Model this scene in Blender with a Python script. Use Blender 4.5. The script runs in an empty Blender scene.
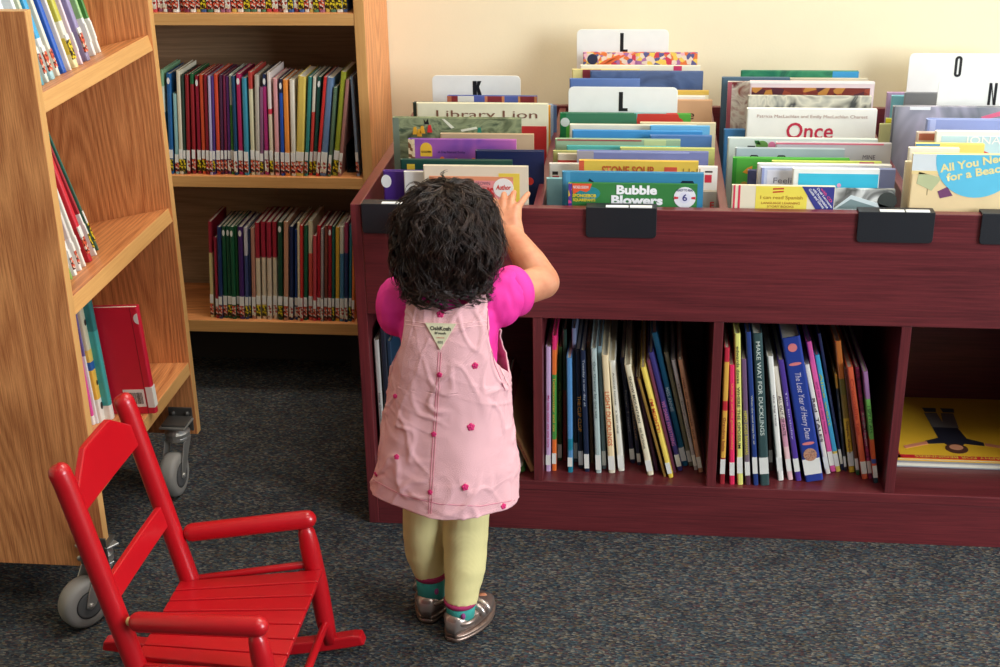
import bpy, math, random
from mathutils import Vector, Matrix, noise
R_ = random.Random(7)
PI = math.pi
SC = bpy.context.scene
COL = SC.collection
# ------------------------------------------------------------ camera maths
FPX, PITCH, ROLL, YAW = 1362.0, math.radians(22.82), math.radians(-1.02), math.radians(-6.37)
CAM = Vector((0, -2.2, 1.3274))
fw = Vector((math.sin(YAW)*math.cos(PITCH), math.cos(YAW)*math.cos(PITCH), -math.sin(PITCH)))
_r = Vector((math.cos(YAW), -math.sin(YAW), 0)); _u = _r.cross(fw)
RT = math.cos(ROLL)*_r + math.sin(ROLL)*_u
UP = -math.sin(ROLL)*_r + math.cos(ROLL)*_u
def ray(x, y): return fw*FPX + RT*(x-500) - UP*(y-333.5)
def aY(x, y, Y):
    d = ray(x, y); return CAM + d*((Y-CAM.y)/d.y)
def aZ(x, y, Z):
    d = ray(x, y); return CAM + d*((Z-CAM.z)/d.z)
def aX(x, y, X):
    d = ray(x, y); return CAM + d*((X-CAM.x)/d.x)
cd = bpy.data.cameras.new('camera'); cam = bpy.data.objects.new('camera', cd); COL.objects.link(cam)
cam.matrix_world = Matrix.Translation(CAM) @ Matrix((RT, UP, -fw)).transposed().to_4x4()
cd.sensor_width = 36; cd.lens = FPX/1000*36; cd.clip_start = .01; cd.clip_end = 50
SC.camera = cam
# ------------------------------------------------------------ materials
def lin(c):
    return tuple(((v/255)/12.92 if v/255 <= .04045 else ((v/255+.055)/1.055)**2.4) for v in c) + (1,)
_M = {}
def newmat(name):
    m = bpy.data.materials.new(name); m.use_nodes = True
    return m, m.node_tree.nodes, m.node_tree.links, m.node_tree.nodes['Principled BSDF']
def mat(c, rough=.45, metal=0, coat=0, bump=0, bscale=300, name=None, var=.06):
    c = tuple(int(v) for v in c)
    k = (c, rough, metal, coat, bump, bscale)
    if k in _M: return _M[k]
    m, N, L, b = newmat(name or 'paint_%d_%d_%d' % c)
    b.inputs['Roughness'].default_value = rough; b.inputs['Metallic'].default_value = metal
    if coat: b.inputs['Coat Weight'].default_value = coat; b.inputs['Coat Roughness'].default_value = .15
    tc = N.new('ShaderNodeTexCoord'); nz = N.new('ShaderNodeTexNoise'); nz.inputs['Scale'].default_value = 35
    nz.inputs['Detail'].default_value = 4
    L.new(tc.outputs['Object'], nz.inputs['Vector'])
    mx = N.new('ShaderNodeMix'); mx.data_type = 'RGBA'
    l = lin(c)
    mx.inputs[6].default_value = tuple(v*(1-var) for v in l[:3]) + (1,)
    mx.inputs[7].default_value = tuple(min(1, v*(1+var)) for v in l[:3]) + (1,)
    L.new(nz.outputs['Fac'], mx.inputs[0]); L.new(mx.outputs[2], b.inputs['Base Color'])
    if bump:
        n2 = N.new('ShaderNodeTexNoise'); n2.inputs['Scale'].default_value = bscale; L.new(tc.outputs['Object'], n2.inputs['Vector'])
        bp = N.new('ShaderNodeBump'); bp.inputs['Strength'].default_value = bump; bp.inputs['Distance'].default_value = .002
        L.new(n2.outputs['Fac'], bp.inputs['Height']); L.new(bp.outputs[0], b.inputs['Normal'])
    _M[k] = m; return m
def wood(name, c1, c2, axis, rough=.4, wscale=9, dist=7, fine=1.0, coat=0, bands=.5):
    k = ('wood', name, axis)
    if k in _M: return _M[k]
    m, N, L, b = newmat(name)
    tc = N.new('ShaderNodeTexCoord'); mp = N.new('ShaderNodeMapping')
    s = [1, 1, 1]; s['xyz'.index(axis)] = .09
    mp.inputs['Scale'].default_value = s
    L.new(tc.outputs['Object'], mp.inputs['Vector'])
    nz = N.new('ShaderNodeTexNoise'); nz.inputs['Scale'].default_value = wscale*.8; nz.inputs['Detail'].default_value = 2
    L.new(mp.outputs[0], nz.inputs['Vector'])
    mu = N.new('ShaderNodeMath'); mu.operation = 'MULTIPLY'; mu.inputs[1].default_value = dist*3
    L.new(nz.outputs['Fac'], mu.inputs[0])
    fr = N.new('ShaderNodeMath'); fr.operation = 'PINGPONG'; fr.inputs[1].default_value = .5
    L.new(mu.outputs[0], fr.inputs[0])
    mp2 = N.new('ShaderNodeMapping'); s2 = [1, 1, 1]; s2['xyz'.index(axis)] = .025
    mp2.inputs['Scale'].default_value = s2; L.new(tc.outputs['Object'], mp2.inputs['Vector'])
    n2 = N.new('ShaderNodeTexNoise'); n2.inputs['Scale'].default_value = 420*fine; n2.inputs['Detail'].default_value = 5; n2.inputs['Roughness'].default_value = .7
    L.new(mp2.outputs[0], n2.inputs['Vector'])
    a = N.new('ShaderNodeMath'); a.operation = 'MULTIPLY_ADD'; a.inputs[1].default_value = bands; L.new(fr.outputs[0], a.inputs[0]); 
    c = N.new('ShaderNodeMath'); c.operation = 'MULTIPLY'; c.inputs[1].default_value = 1.0; L.new(n2.outputs['Fac'], c.inputs[0])
    L.new(c.outputs[0], a.inputs[2])
    cr = N.new('ShaderNodeValToRGB'); e = cr.color_ramp.elements
    e[0].position = .38; e[0].color = lin(c2); e[1].position = .78; e[1].color = lin(c1)
    L.new(a.outputs[0], cr.inputs[0]); L.new(cr.outputs[0], b.inputs['Base Color'])
    b.inputs['Roughness'].default_value = rough
    if coat: b.inputs['Coat Weight'].default_value = coat; b.inputs['Coat Roughness'].default_value = .3
    bp = N.new('ShaderNodeBump'); bp.inputs['Strength'].default_value = .12; bp.inputs['Distance'].default_value = .001
    L.new(a.outputs[0], bp.inputs['Height']); L.new(bp.outputs[0], b.inputs['Normal'])
    _M[k] = m; return m
def oak(axis): return wood('oak_'+axis, (238, 164, 102), (172, 98, 54), axis, .42, 6, 15, 1.3, bands=.42)
def oakedge(axis): return wood('oak_edging_'+axis, (214, 164, 102), (196, 144, 84), axis, .4, 5, 1.5, .6, bands=.3)
def cherry(axis): return wood('cherry_'+axis, (118, 46, 50), (82, 30, 34), axis, .33, 7, 3, .8, coat=.15, bands=.22)
def art(cols, scale=60, stretch=(1, 1, 1), kind='voronoi', rough=.4):
    k = ('art', tuple(cols), scale, stretch, kind)
    if k in _M: return _M[k]
    m, N, L, b = newmat('printed_art')
    tc = N.new('ShaderNodeTexCoord'); mp = N.new('ShaderNodeMapping'); mp.inputs['Scale'].default_value = stretch
    L.new(tc.outputs['Object'], mp.inputs['Vector'])
    n1 = N.new('ShaderNodeTexNoise'); n1.inputs['Scale'].default_value = scale; n1.inputs['Detail'].default_value = 3; n1.inputs['Distortion'].default_value = 1.2
    L.new(mp.outputs[0], n1.inputs['Vector'])
    if kind == 'voronoi':
        v = N.new('ShaderNodeTexVoronoi'); v.inputs['Scale'].default_value = scale
        L.new(mp.outputs[0], v.inputs['Vector'])
        sp = N.new('ShaderNodeSeparateColor'); L.new(v.outputs['Color'], sp.inputs[0]); src = sp.outputs[0]
    else: src = n1.outputs['Fac']
    cr = N.new('ShaderNodeValToRGB'); cr.color_ramp.interpolation = 'CONSTANT' if kind == 'voronoi' else 'LINEAR'
    n = len(cols); e = cr.color_ramp.elements
    lo, hi = (0, 1) if kind == 'voronoi' else (.3, .7)
    while len(e) < n: e.new(.5)
    for i, c in enumerate(cols):
        e[i].position = lo + (hi-lo)*(i/n if kind == 'voronoi' else i/(n-1)); e[i].color = lin(c)
    L.new(src, cr.inputs[0]); L.new(cr.outputs[0], b.inputs['Base Color']); b.inputs['Roughness'].default_value = rough
    _M[k] = m; return m
def asmat(c):
    return c if isinstance(c, bpy.types.Material) else mat(c)
# ------------------------------------------------------------ object helpers
def raw(name, V, F, mats, parent=None, mi=None, smooth=False, loc=None):
    me = bpy.data.meshes.new(name); me.from_pydata([tuple(v) for v in V], [], F)
    if not isinstance(mats, (list, tuple)) or (mats and isinstance(mats[0], (int, float))): mats = [mats]
    for m in mats: me.materials.append(asmat(m))
    if mi: me.polygons.foreach_set('material_index', mi)
    if smooth: me.polygons.foreach_set('use_smooth', [True]*len(F))
    me.update()
    o = bpy.data.objects.new(name, me); COL.objects.link(o)
    if parent: o.parent = parent
    if loc is not None: o.location = loc
    return o
class MB:
    def __init__(s): s.V = []; s.F = []; s.I = []
    def add(s, V, F, i=0):
        n = len(s.V); s.V += [Vector(v) for v in V]; s.F += [tuple(k+n for k in f) for f in F]
        s.I += ([i]*len(F) if isinstance(i, int) else list(i)); return s
    def box(s, x0, y0, z0, x1, y1, z1, i=0, fm=None):
        V = [(x0,y0,z0),(x1,y0,z0),(x1,y1,z0),(x0,y1,z0),(x0,y0,z1),(x1,y0,z1),(x1,y1,z1),(x0,y1,z1)]
        F = [(3,2,1,0),(4,5,6,7),(0,1,5,4),(1,2,6,5),(2,3,7,6),(3,0,4,7)]
        ii = [i]*6
        if fm:
            for k, v in fm.items(): ii[['-z','+z','-y','+x','+y','-x'].index(k)] = v
        return s.add(V, F, ii)
    def tube(s, P, Rr, seg=12, i=0, caps=True, ell=None):
        P = [Vector(p) for p in P]
        if not isinstance(Rr, (list, tuple)): Rr = [Rr]*len(P)
        V = []; F = []; prev = None
        for k, p in enumerate(P):
            t = P[min(k+1, len(P)-1)] - P[max(k-1, 0)]
            if t.length < 1e-7: t = P[-1]-P[0]
            t.normalize()
            if prev is None:
                a = Vector((0,0,1)) if abs(t.z) < .9 else Vector((1,0,0))
                n = t.cross(a).normalized()
            else:
                n = (prev - t*prev.dot(t)).normalized()
            prev = n; bn = t.cross(n)
            for j in range(seg):
                th = 2*PI*j/seg
                V.append(p + (n*math.cos(th) + bn*math.sin(th))*Rr[k])
        for k in range(len(P)-1):
            for j in range(seg):
                a = k*seg+j; b_ = k*seg+(j+1) % seg
                F.append((a, b_, b_+seg, a+seg))
        if caps:
            F.append(tuple(reversed(range(seg)))); F.append(tuple(range((len(P)-1)*seg, len(P)*seg)))
        return s.add(V, F, i)
    def rod(s, a, b, r, seg=16, i=0, rnd=.5):     # rod with rounded ends
        a = Vector(a); b = Vector(b); d = (b-a).normalized(); P = []; Rr = []
        for k in range(5):
            th = PI/2*k/4; P.append(a + d*(r*rnd*(1-math.cos(th)))); Rr.append(max(r*math.sin(th) if k else r*.12, r*.12) if k < 4 else r)
        q = [(b - (p-a)) for p in P][::-1]
        return s.tube(P+q, Rr+Rr[::-1], seg, i)
    def loft(s, rings, i=0, caps=True):
        n = len(rings[0]); V = [v for r in rings for v in r]; F = []
        for k in range(len(rings)-1):
            for j in range(n):
                a = k*n+j; b_ = k*n+(j+1) % n; F.append((a, b_, b_+n, a+n))
        if caps: F.append(tuple(reversed(range(n)))); F.append(tuple(range((len(rings)-1)*n, len(rings)*n)))
        return s.add(V, F, i)
    def ball(s, c, r, seg=14, i=0, sc=(1,1,1)):
        c = Vector(c); rings = []
        for k in range(1, seg):
            ph = PI*k/seg
            rings.append([c + Vector((r*sc[0]*math.sin(ph)*math.cos(2*PI*j/seg), r*sc[1]*math.sin(ph)*math.sin(2*PI*j/seg), -r*sc[2]*math.cos(ph))) for j in range(seg)])
        return s.loft(rings, i)
    def prism(s, pts, fn, t0, t1, i=0):   # pts 2-D outline, fn(u,v,t)->3-D
        n = len(pts); V = [fn(u, v, t0) for u, v in pts] + [fn(u, v, t1) for u, v in pts]
        F = [tuple(range(n)), tuple(reversed(range(n, 2*n)))] + [((j+1) % n, j, j+n, (j+1) % n+n) for j in range(n)]
        return s.add(V, F, i)
    def build(s, name, mats, parent=None, smooth=False, bev=0, loc=None, seg=2, fixn=False):
        V = s.V
        if loc is not None: V = [v-Vector(loc) for v in V]
        o = raw(name, V, s.F, mats, parent, s.I, smooth, loc)
        if fixn:
            import bmesh
            bm = bmesh.new(); bm.from_mesh(o.data); bmesh.ops.recalc_face_normals(bm, faces=bm.faces); bm.to_mesh(o.data); bm.free()
        if bev:
            md = o.modifiers.new('edge', 'BEVEL'); md.width = bev; md.segments = seg; md.limit_method = 'ANGLE'; md.angle_limit = math.radians(50)
        return o
def empty(name, loc=(0,0,0), rot=(0,0,0)):
    o = bpy.data.objects.new(name, None); COL.objects.link(o); o.location = loc; o.rotation_euler = rot; o.empty_display_size = .05; return o
def tag(o, label, cat, group=None, kind=None):
    o['label'] = label; o['category'] = cat
    if group: o['group'] = group
    if kind: o['kind'] = kind
    n = len(label.split())
    if not 4 <= n <= 16: print('LABEL LENGTH', n, label)
    return o
def wpart(mb, name, mats, root, **k):       # mesh built in world coordinates, parented to a root with only a location
    mb.V = [v - root.location for v in mb.V]
    return mb.build(name, mats, root, **k)
def struct(o): o['kind'] = 'structure'; return o
TEXTQ = []
def text(parent, s, origin, dx, dy, W, H, m, ext=.0003, bold=.0, name='title', align=0, shear=0, spacing=1.0):
    """letters fitted into W x H, lower-left corner at origin, reading along dx, upwards along dy (parent-local)"""
    TEXTQ.append((parent, s, Vector(origin), Vector(dx).normalized(), Vector(dy).normalized(), W, H, m, ext, bold, name, shear, spacing))
def flush_text():
    objs = []
    for q in TEXTQ:
        cu = bpy.data.curves.new('txt', 'FONT'); cu.body = q[1]; cu.size = 1; cu.offset = q[9]; cu.shear = q[11]; cu.resolution_u = 3
        cu.space_character = q[12]; cu.fill_mode = 'BOTH'; cu.extrude = 0
        o = bpy.data.objects.new('txt', cu); COL.objects.link(o); objs.append(o)
    bpy.context.view_layer.update(); dg = bpy.context.evaluated_depsgraph_get()
    for q, o in zip(TEXTQ, objs):
        me = bpy.data.meshes.new_from_object(o.evaluated_get(dg)); me.name = q[10]
        parent, s, org, dx, dy, W, H, m, ext = q[:9]
        xs = [v.co.x for v in me.vertices]; ys = [v.co.y for v in me.vertices]
        x0, x1, y0, y1 = min(xs), max(xs), min(ys), max(ys); nn = dx.cross(dy)
        for v in me.vertices:
            v.co = org + dx*((v.co.x-x0)/max(x1-x0, 1e-6)*W) + dy*((v.co.y-y0)/max(y1-y0, 1e-6)*H) + nn*ext
        me.materials.clear(); me.materials.append(asmat(m))
        t = bpy.data.objects.new(q[10], me); COL.objects.link(t); t.parent = parent
        bpy.data.objects.remove(o)
# ------------------------------------------------------------ room
CARPET, NN, LL, BB = newmat('carpet')
tc = NN.new('ShaderNodeTexCoord')
mp = NN.new('ShaderNodeMapping'); mp.inputs['Scale'].default_value = (.45, 1, 1); LL.new(tc.outputs['Object'], mp.inputs['Vector'])
vo = NN.new('ShaderNodeTexVoronoi'); vo.inputs['Scale'].default_value = 400; LL.new(mp.outputs[0], vo.inputs['Vector'])
sp = NN.new('ShaderNodeSeparateColor'); LL.new(vo.outputs['Color'], sp.inputs[0])
cr = NN.new('ShaderNodeValToRGB'); cr.color_ramp.interpolation = 'CONSTANT'
cols = [(46,48,52), (58,60,62), (38,40,46), (54,62,66), (86,82,74), (42,46,54), (78,68,54), (52,68,74), (38,38,44), (70,52,52), (62,66,70), (98,94,86)]
while len(cr.color_ramp.elements) < len(cols): cr.color_ramp.elements.new(.5)
for i, c in enumerate(cols): cr.color_ramp.elements[i].position = i/len(cols); cr.color_ramp.elements[i].color = lin(c)
LL.new(sp.outputs[0], cr.inputs[0])
n2 = NN.new('ShaderNodeTexNoise'); n2.inputs['Scale'].default_value = 14; n2.inputs['Detail'].default_value = 5
LL.new(tc.outputs['Object'], n2.inputs['Vector'])
mr = NN.new('ShaderNodeMapRange'); mr.inputs['From Min'].default_value = .3; mr.inputs['From Max'].default_value = .7; mr.inputs['To Min'].default_value = .9; mr.inputs['To Max'].default_value = 1.4
LL.new(n2.outputs['Fac'], mr.inputs[0])
mx = NN.new('ShaderNodeMix'); mx.data_type = 'RGBA'; mx.blend_type = 'MULTIPLY'; mx.inputs[0].default_value = 1
LL.new(cr.outputs[0], mx.inputs[6]); LL.new(mr.outputs[0], mx.inputs[7]); LL.new(mx.outputs[2], BB.inputs['Base Color'])
BB.inputs['Roughness'].default_value = .95; BB.inputs['Specular IOR Level'].default_value = .15
bp = NN.new('ShaderNodeBump'); bp.inputs['Strength'].default_value = .7; bp.inputs['Distance'].default_value = .003
LL.new(vo.outputs['Distance'], bp.inputs['Height']); LL.new(bp.outputs[0], BB.inputs['Normal'])
WALL_Y = .79
b = MB(); b.box(-2.6, -3.2, -.06, 2.8, WALL_Y+.1, 0); struct(b.build('floor', CARPET))
WP = mat((238, 224, 190), .8, bump=.08, bscale=220, name='cream_wall_paint', var=.015)
b = MB(); b.box(-2.6, WALL_Y, 0, 2.8, WALL_Y+.1, 2.7); struct(b.build('wall_back', WP))
b = MB(); b.box(-2.7, -3.2, 0, -2.6, WALL_Y+.1, 2.7); struct(b.build('wall_left', WP))
b = MB(); b.box(2.8, -3.2, 0, 2.9, WALL_Y+.1, .7).box(2.8, -3.2, 2.35, 2.9, WALL_Y+.1, 2.7).box(2.8, -3.2, .7, 2.9, -2.6, 2.35).box(2.8, .35, .7, 2.9, WALL_Y+.1, 2.35)
struct(b.build('wall_right', WP))
b = MB(); b.box(2.78, -2.6, .66, 2.9, .35, .7).box(2.83, -2.6, .7, 2.87, -2.55, 2.35).box(2.83, .3, .7, 2.87, .35, 2.35).box(2.83, -1.15, .7, 2.87, -1.1, 2.35).box(2.83, -2.6, 2.3, 2.87, .35, 2.35)
struct(b.build('window_1', mat((235,235,230), .4)))
b = MB(); b.box(-2.7, -3.2, 2.7, 2.9, WALL_Y+.1, 2.76); struct(b.build('ceiling', mat((238,236,228), .9, name='ceiling_paint')))

# ------------------------------------------------------------ casters (built once per bookcase, as parts)
chrome = mat((200,198,192), .34, metal=.8, name='chrome'); tyre = mat((140,136,130), .55, name='grey_rubber'); hubm = mat((86,86,86), .5)
def caster(root, x, y, top, ang, wall=0, WD=.028):
    c = Matrix.Translation((x, y, 0)) @ Matrix.Rotation(ang, 4, 'Z'); r = .044; ty = -.038
    def tr(mb): mb.V = [c @ v for v in mb.V]; return mb
    b = MB(); b.box(-.026, -.026, top-.004, .026, .026, top)
    b.tube([(0,0,top-.026),(0,0,top-.018),(0,0,top-.010),(0,0,top-.004)], [.024,.025,.019,.013], 22)
    b.tube([(0,0,top-.036),(0,0,top-.032),(0,0,top-.026)], [.018,.024,.024], 22)
    for s in (-1, 1):
        b.prism([(-.020, top-.033), (.016, top-.033), (.000, .085), (ty+.009, .042), (ty, .036), (ty-.009, .042), (ty-.002, .066)], lambda u, v, t: Vector((t, u, v)), s*.0200-.0012, s*.0200+.0012)
    p = wpart(tr(b), 'caster', chrome, root, bev=.001, fixn=True)
    w = MB(); prof = [(-.0165, .026), (-.0165, .036), (-.014, .0415), (-.007, r), (.007, r), (.014, .0415), (.0165, .036), (.0165, .026)]
    w.tube([(xx, ty, r) for xx, _ in prof], [rr for _, rr in prof], 36)
    wo = wpart(tr(w), 'wheel', tyre, root, smooth=True, fixn=True); wo.parent = p
    h = MB(); h.rod((-.0245,ty,r),(.0245,ty,r), .0048, 12, 1); h.tube([(-.0178,ty,r),(-.0170,ty,r),(.0170,ty,r),(.0178,ty,r)], [.021,.0235,.0235,.021], 28, 0)
    h.tube([(-.0171,ty,r),(.0171,ty,r)], .0252, 28, 2)
    ho = wpart(tr(h), 'hub', [hubm, chrome, mat((30,30,32),.5)], root, fixn=True); ho.parent = p
    # steel corner bracket bolted to the panel
    k = MB(); k.box(-.024, -.020, top, .024, .024, top+.004)
    if wall: k.box(-.024, wall*WD-.002, top-.03, .024, wall*WD+.002, top+.02)
    for xx in (-.018, .018): k.ball((xx*.8, wall*(WD-.003), top+.008), .005, 8)
    k.V = [v+Vector((x, y, 0)) for v in k.V]; q = wpart(k, 'bracket', mat((104,102,98), .4, metal=.7, name='dull_steel'), root, bev=.001); q.parent = p
# ------------------------------------------------------------ left oak bookcase on casters
LX, LD = -.875, .33; LY0, LY1 = -.333, .176
def shelf_oak_y(mb): return mb
lb = empty('rolling_bookcase', (LX-LD/2, (LY0+LY1)/2, 0)); tag(lb, 'honey oak bookcase on casters at far left, end panel turned to us', 'bookcase')
H1 = 1.012; ZB = .094
for nm, y0, y1 in (('near', LY0, LY0+.02), ('far', LY1-.02, LY1)):
    b = MB(); b.box(LX-LD, y0, ZB, LX, y1, H1, 0, {'+x': 1, '+z': 1})
    wpart(b, 'side_panel', [oak('z'), oakedge('z')], lb, bev=.0012)
LSH = [(.861, .889), (.541, .568), (.226, .252)]
LTILT = [math.radians(13), math.radians(12), math.radians(3)]; LMAT = []
for (z0, z1), tl in zip(LSH, LTILT):       # display shelves slope down to the back
    Mx = Matrix.Translation((LX-.001, 0, z0)) @ Matrix.Rotation(-tl, 4, 'Y'); LMAT.append((Mx, z1-z0))
    b = MB(); b.box(-(LD-.02)/math.cos(tl), LY0+.02, 0, 0, LY1-.02, z1-z0, 0, {'+x': 1}); b.V = [Mx @ v for v in b.V]
    wpart(b, 'shelf', [oak('y'), oakedge('y')], lb, bev=.0012)
b = MB(); b.box(LX-LD, LY0+.02, ZB, LX-LD+.012, LY1-.02, H1-.02); wpart(b, 'back_panel', oak('z'), lb)
for x, y, a, s_ in ((-.890, -.330, math.radians(-35), -1), (-.902, .118, math.radians(-4), 1), (LX-LD+.05, LY0+.045, .3, -1), (LX-LD+.05, LY1-.055, 1.1, 1)):
    caster(lb, x, y, .138, a, s_, .016 if y < -.3 else .028)
b = MB()
for x in (LX-.046, LX-.010): b.ball((x, LY0-.001, ZB+.016), .0055, 10, sc=(1, .6, 1))
wpart(b, 'bolt_heads', chrome, lb, smooth=True)
# ------------------------------------------------------------ back oak bookcase
BY = .54
bc = empty('wall_bookcase', (-1.0, (BY+WALL_Y)/2, 0)); tag(bc, 'tall oak bookcase against the cream wall, three shelves of thin books', 'bookcase')
XR0, XR1, XL = -.592, -.570, -1.36
b = MB(); b.box(XR0, BY, .03, XR1, WALL_Y-.003, 1.35, 0, {'-y': 1}); wpart(b, 'side_panel', [oak('z'), oakedge('z')], bc, bev=.0012)
b = MB(); b.box(XL, BY, .03, XL+.022, WALL_Y-.003, 1.35, 0, {'-y': 1}); wpart(b, 'side_panel', [oak('z'), oakedge('z')], bc, bev=.0012)
for z0, z1 in [(.836, .861), (.491, .516), (.153, .181), (1.19, 1.215)]:
    b = MB(); b.box(XL+.022, BY+.001, z0, XR0, WALL_Y-.016, z1, 0, {'-y': 1}); wpart(b, 'shelf', [oak('x'), oakedge('x')], bc, bev=.0012)
b = MB(); b.box(XL+.022, WALL_Y-.016, .001, XR0, WALL_Y-.004, 1.35); wpart(b, 'back_panel', wood('dark_backing', (146,122,94), (120,98,72), 'x', .7), bc)
b = MB(); b.box(XL+.03, BY+.2, .0005, XR0, BY+.212, .153); wpart(b, 'recess_shade_board', mat((40,34,30), .8), bc)  # dark board added to stand in for shade in the open space underneath
for x in (XR0-.06, XL+.08):
    b = MB(); b.box(x-.02, BY+.12, 0, x+.02, BY+.16, .153); wpart(b, 'foot', mat((40,34,30), .7), bc)
b = MB(); b.box(XR0, BY+.02, 0, XR1, WALL_Y-.02, .03); wpart(b, 'foot', mat((40,34,30), .7), bc)
# ------------------------------------------------------------ cherry browser bin
bb = empty('picture_book_browser', (.142, .37, 0)); tag(bb, 'dark cherry picture book browser with open bins above cubbies', 'book browser')
BX0, BX1 = -.501, .79; BD = .745; TZ = .63; PZ = .427; SZ = .103
DV = [-.188, .1265, .4435]     # divider left edges
BINZ = .437
b = MB(); b.box(BX0, 0, .0, BX0+.019, BD, TZ); wpart(b, 'side_panel', cherry('z'), bb, bev=.0015)
b = MB(); b.box(BX1-.019, 0, .0, BX1, BD, TZ); wpart(b, 'side_panel', cherry('z'), bb, bev=.0015)
b = MB(); b.box(BX0+.019, 0, PZ, BX1-.019, .019, TZ-.002); wpart(b, 'front_panel', cherry('x'), bb, bev=.0015)
b = MB(); b.box(BX0+.019, BD-.015, .02, BX1-.019, BD, TZ); wpart(b, 'back_panel', cherry('x'), bb, bev=.001)
b = MB(); b.box(BX0+.019, .019, PZ+.002, BX1-.019, BD-.015, BINZ); wpart(b, 'bin_floor', cherry('x'), bb)
b = MB(); b.box(BX0+.019, 0, SZ-.02, BX1-.019, .375, SZ); wpart(b, 'cubby_shelf', cherry('x'), bb, bev=.0015)
b = MB(); b.box(BX0+.019, .375, SZ-.02, BX1-.019, .39, PZ+.002); wpart(b, 'cubby_back', cherry('x'), bb)
b = MB(); b.box(BX0+.019, .001, .0, BX1-.019, .021, SZ-.02); wpart(b, 'plinth', cherry('x'), bb, bev=.001)
for x in DV:
    b = MB(); b.box(x, .002, SZ, x+.017, .375, PZ); wpart(b, 'cubby_divider', cherry('z'), bb, bev=.0012)
    b = MB(); b.box(x+.001, .019, BINZ, x+.016, BD-.015, TZ-.004); wpart(b, 'bin_divider', cherry('y'), bb, bev=.0012)
blackp = mat((30,31,36), .45, bump=.1, bscale=600, name='black_plastic'); paper = mat((236,236,232), .6, name='white_card')
for xl, xr, y in ((361, 434, 203), (586, 657, 207), (859, 936, 209), (983, 1058, 210)):
    A = aY(xl, y, -.003); B = aY(xr, y, -.003); z1 = TZ+.001
    b = MB(); w = B.x-A.x; h = .052; rr = .006
    pts = [(0, h), (0, rr), (rr*.3, rr*.3), (rr, 0), (w-rr, 0), (w-rr*.3, rr*.3), (w, rr), (w, h)]
    b.prism(pts, lambda u, v, t: Vector((A.x+u, t, z1-h+v)), -.0045, -.0008)
    b.box(A.x, -.0045, z1-.001, A.x+w, .021, z1+.0012); b.box(A.x, .0195, z1-.02, A.x+w, .0225, z1+.001)
    ho = wpart(b, 'label_holder', blackp, bb, bev=.0006, fixn=True)
    if xl != 361 or True:
        b = MB(); b.box(A.x+w*.28, -.0035, z1+.0012, A.x+w*.60, .006, z1+.0026); b.box(A.x+w*.62, -.0035, z1+.0012, A.x+w*.93, .006, z1+.003)
        po = wpart(b, 'paper_label', paper, bb); po.parent = ho
# ------------------------------------------------------------ books
ORD = ['leftmost','second','third','fourth','fifth','sixth','seventh','eighth','ninth','tenth','eleventh','twelfth','thirteenth','fourteenth','fifteenth','sixteenth','seventeenth','eighteenth','nineteenth','twentieth']
ORD += ['twenty-'+s for s in ['first','second','third','fourth','fifth','sixth','seventh','eighth','ninth']] + ['thirtieth'] + ['thirty-'+s for s in ['first','second','third','fourth','fifth','sixth','seventh','eighth','ninth']] + ['fortieth']
NAMES = {'black':(25,25,30),'navy blue':(30,35,80),'royal blue':(35,75,160),'sky blue':(80,160,210),'pale blue':(170,200,220),'teal':(30,120,125),'dark green':(20,70,45),'green':(60,150,70),'lime green':(150,170,50),'olive':(100,95,50),'yellow':(230,205,80),'cream':(232,222,190),'white':(240,240,238),'light grey':(185,185,185),'grey':(120,120,125),'slate blue':(90,110,145),'brown':(110,70,50),'tan':(195,160,120),'orange':(225,125,50),'scarlet':(205,50,40),'crimson':(150,25,40),'maroon':(90,25,35),'hot pink':(225,50,125),'pale pink':(230,170,180),'lilac':(190,165,200),'purple':(85,45,125),'plum':(110,60,95),'salmon':(215,140,110),'mint':(170,200,190),'dark slate':(55,75,80)}
def cname(c): return min(NAMES, key=lambda n: sum((a-b)**2 for a, b in zip(NAMES[n], c)))
pagem = mat((226,218,198), .85, name='paper_pages', var=.1)
def art_lump(c1, c2): return art([c1, c2, c1, c2], 260, (1,1,1), 'voronoi', .35)
STK = {'y': art_lump((214,190,40), (50,42,20)), 'r': art([(196,70,50),(70,26,24),(206,90,60),(214,196,180)], 260, (1,1,1), 'voronoi', .35), 'w': art([(226,220,206),(206,196,170),(160,60,50),(226,220,206)], 220, (1,1,1), 'voronoi', .35)}
whitel = mat((226,224,216), .5, name='white_sticker')
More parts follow.
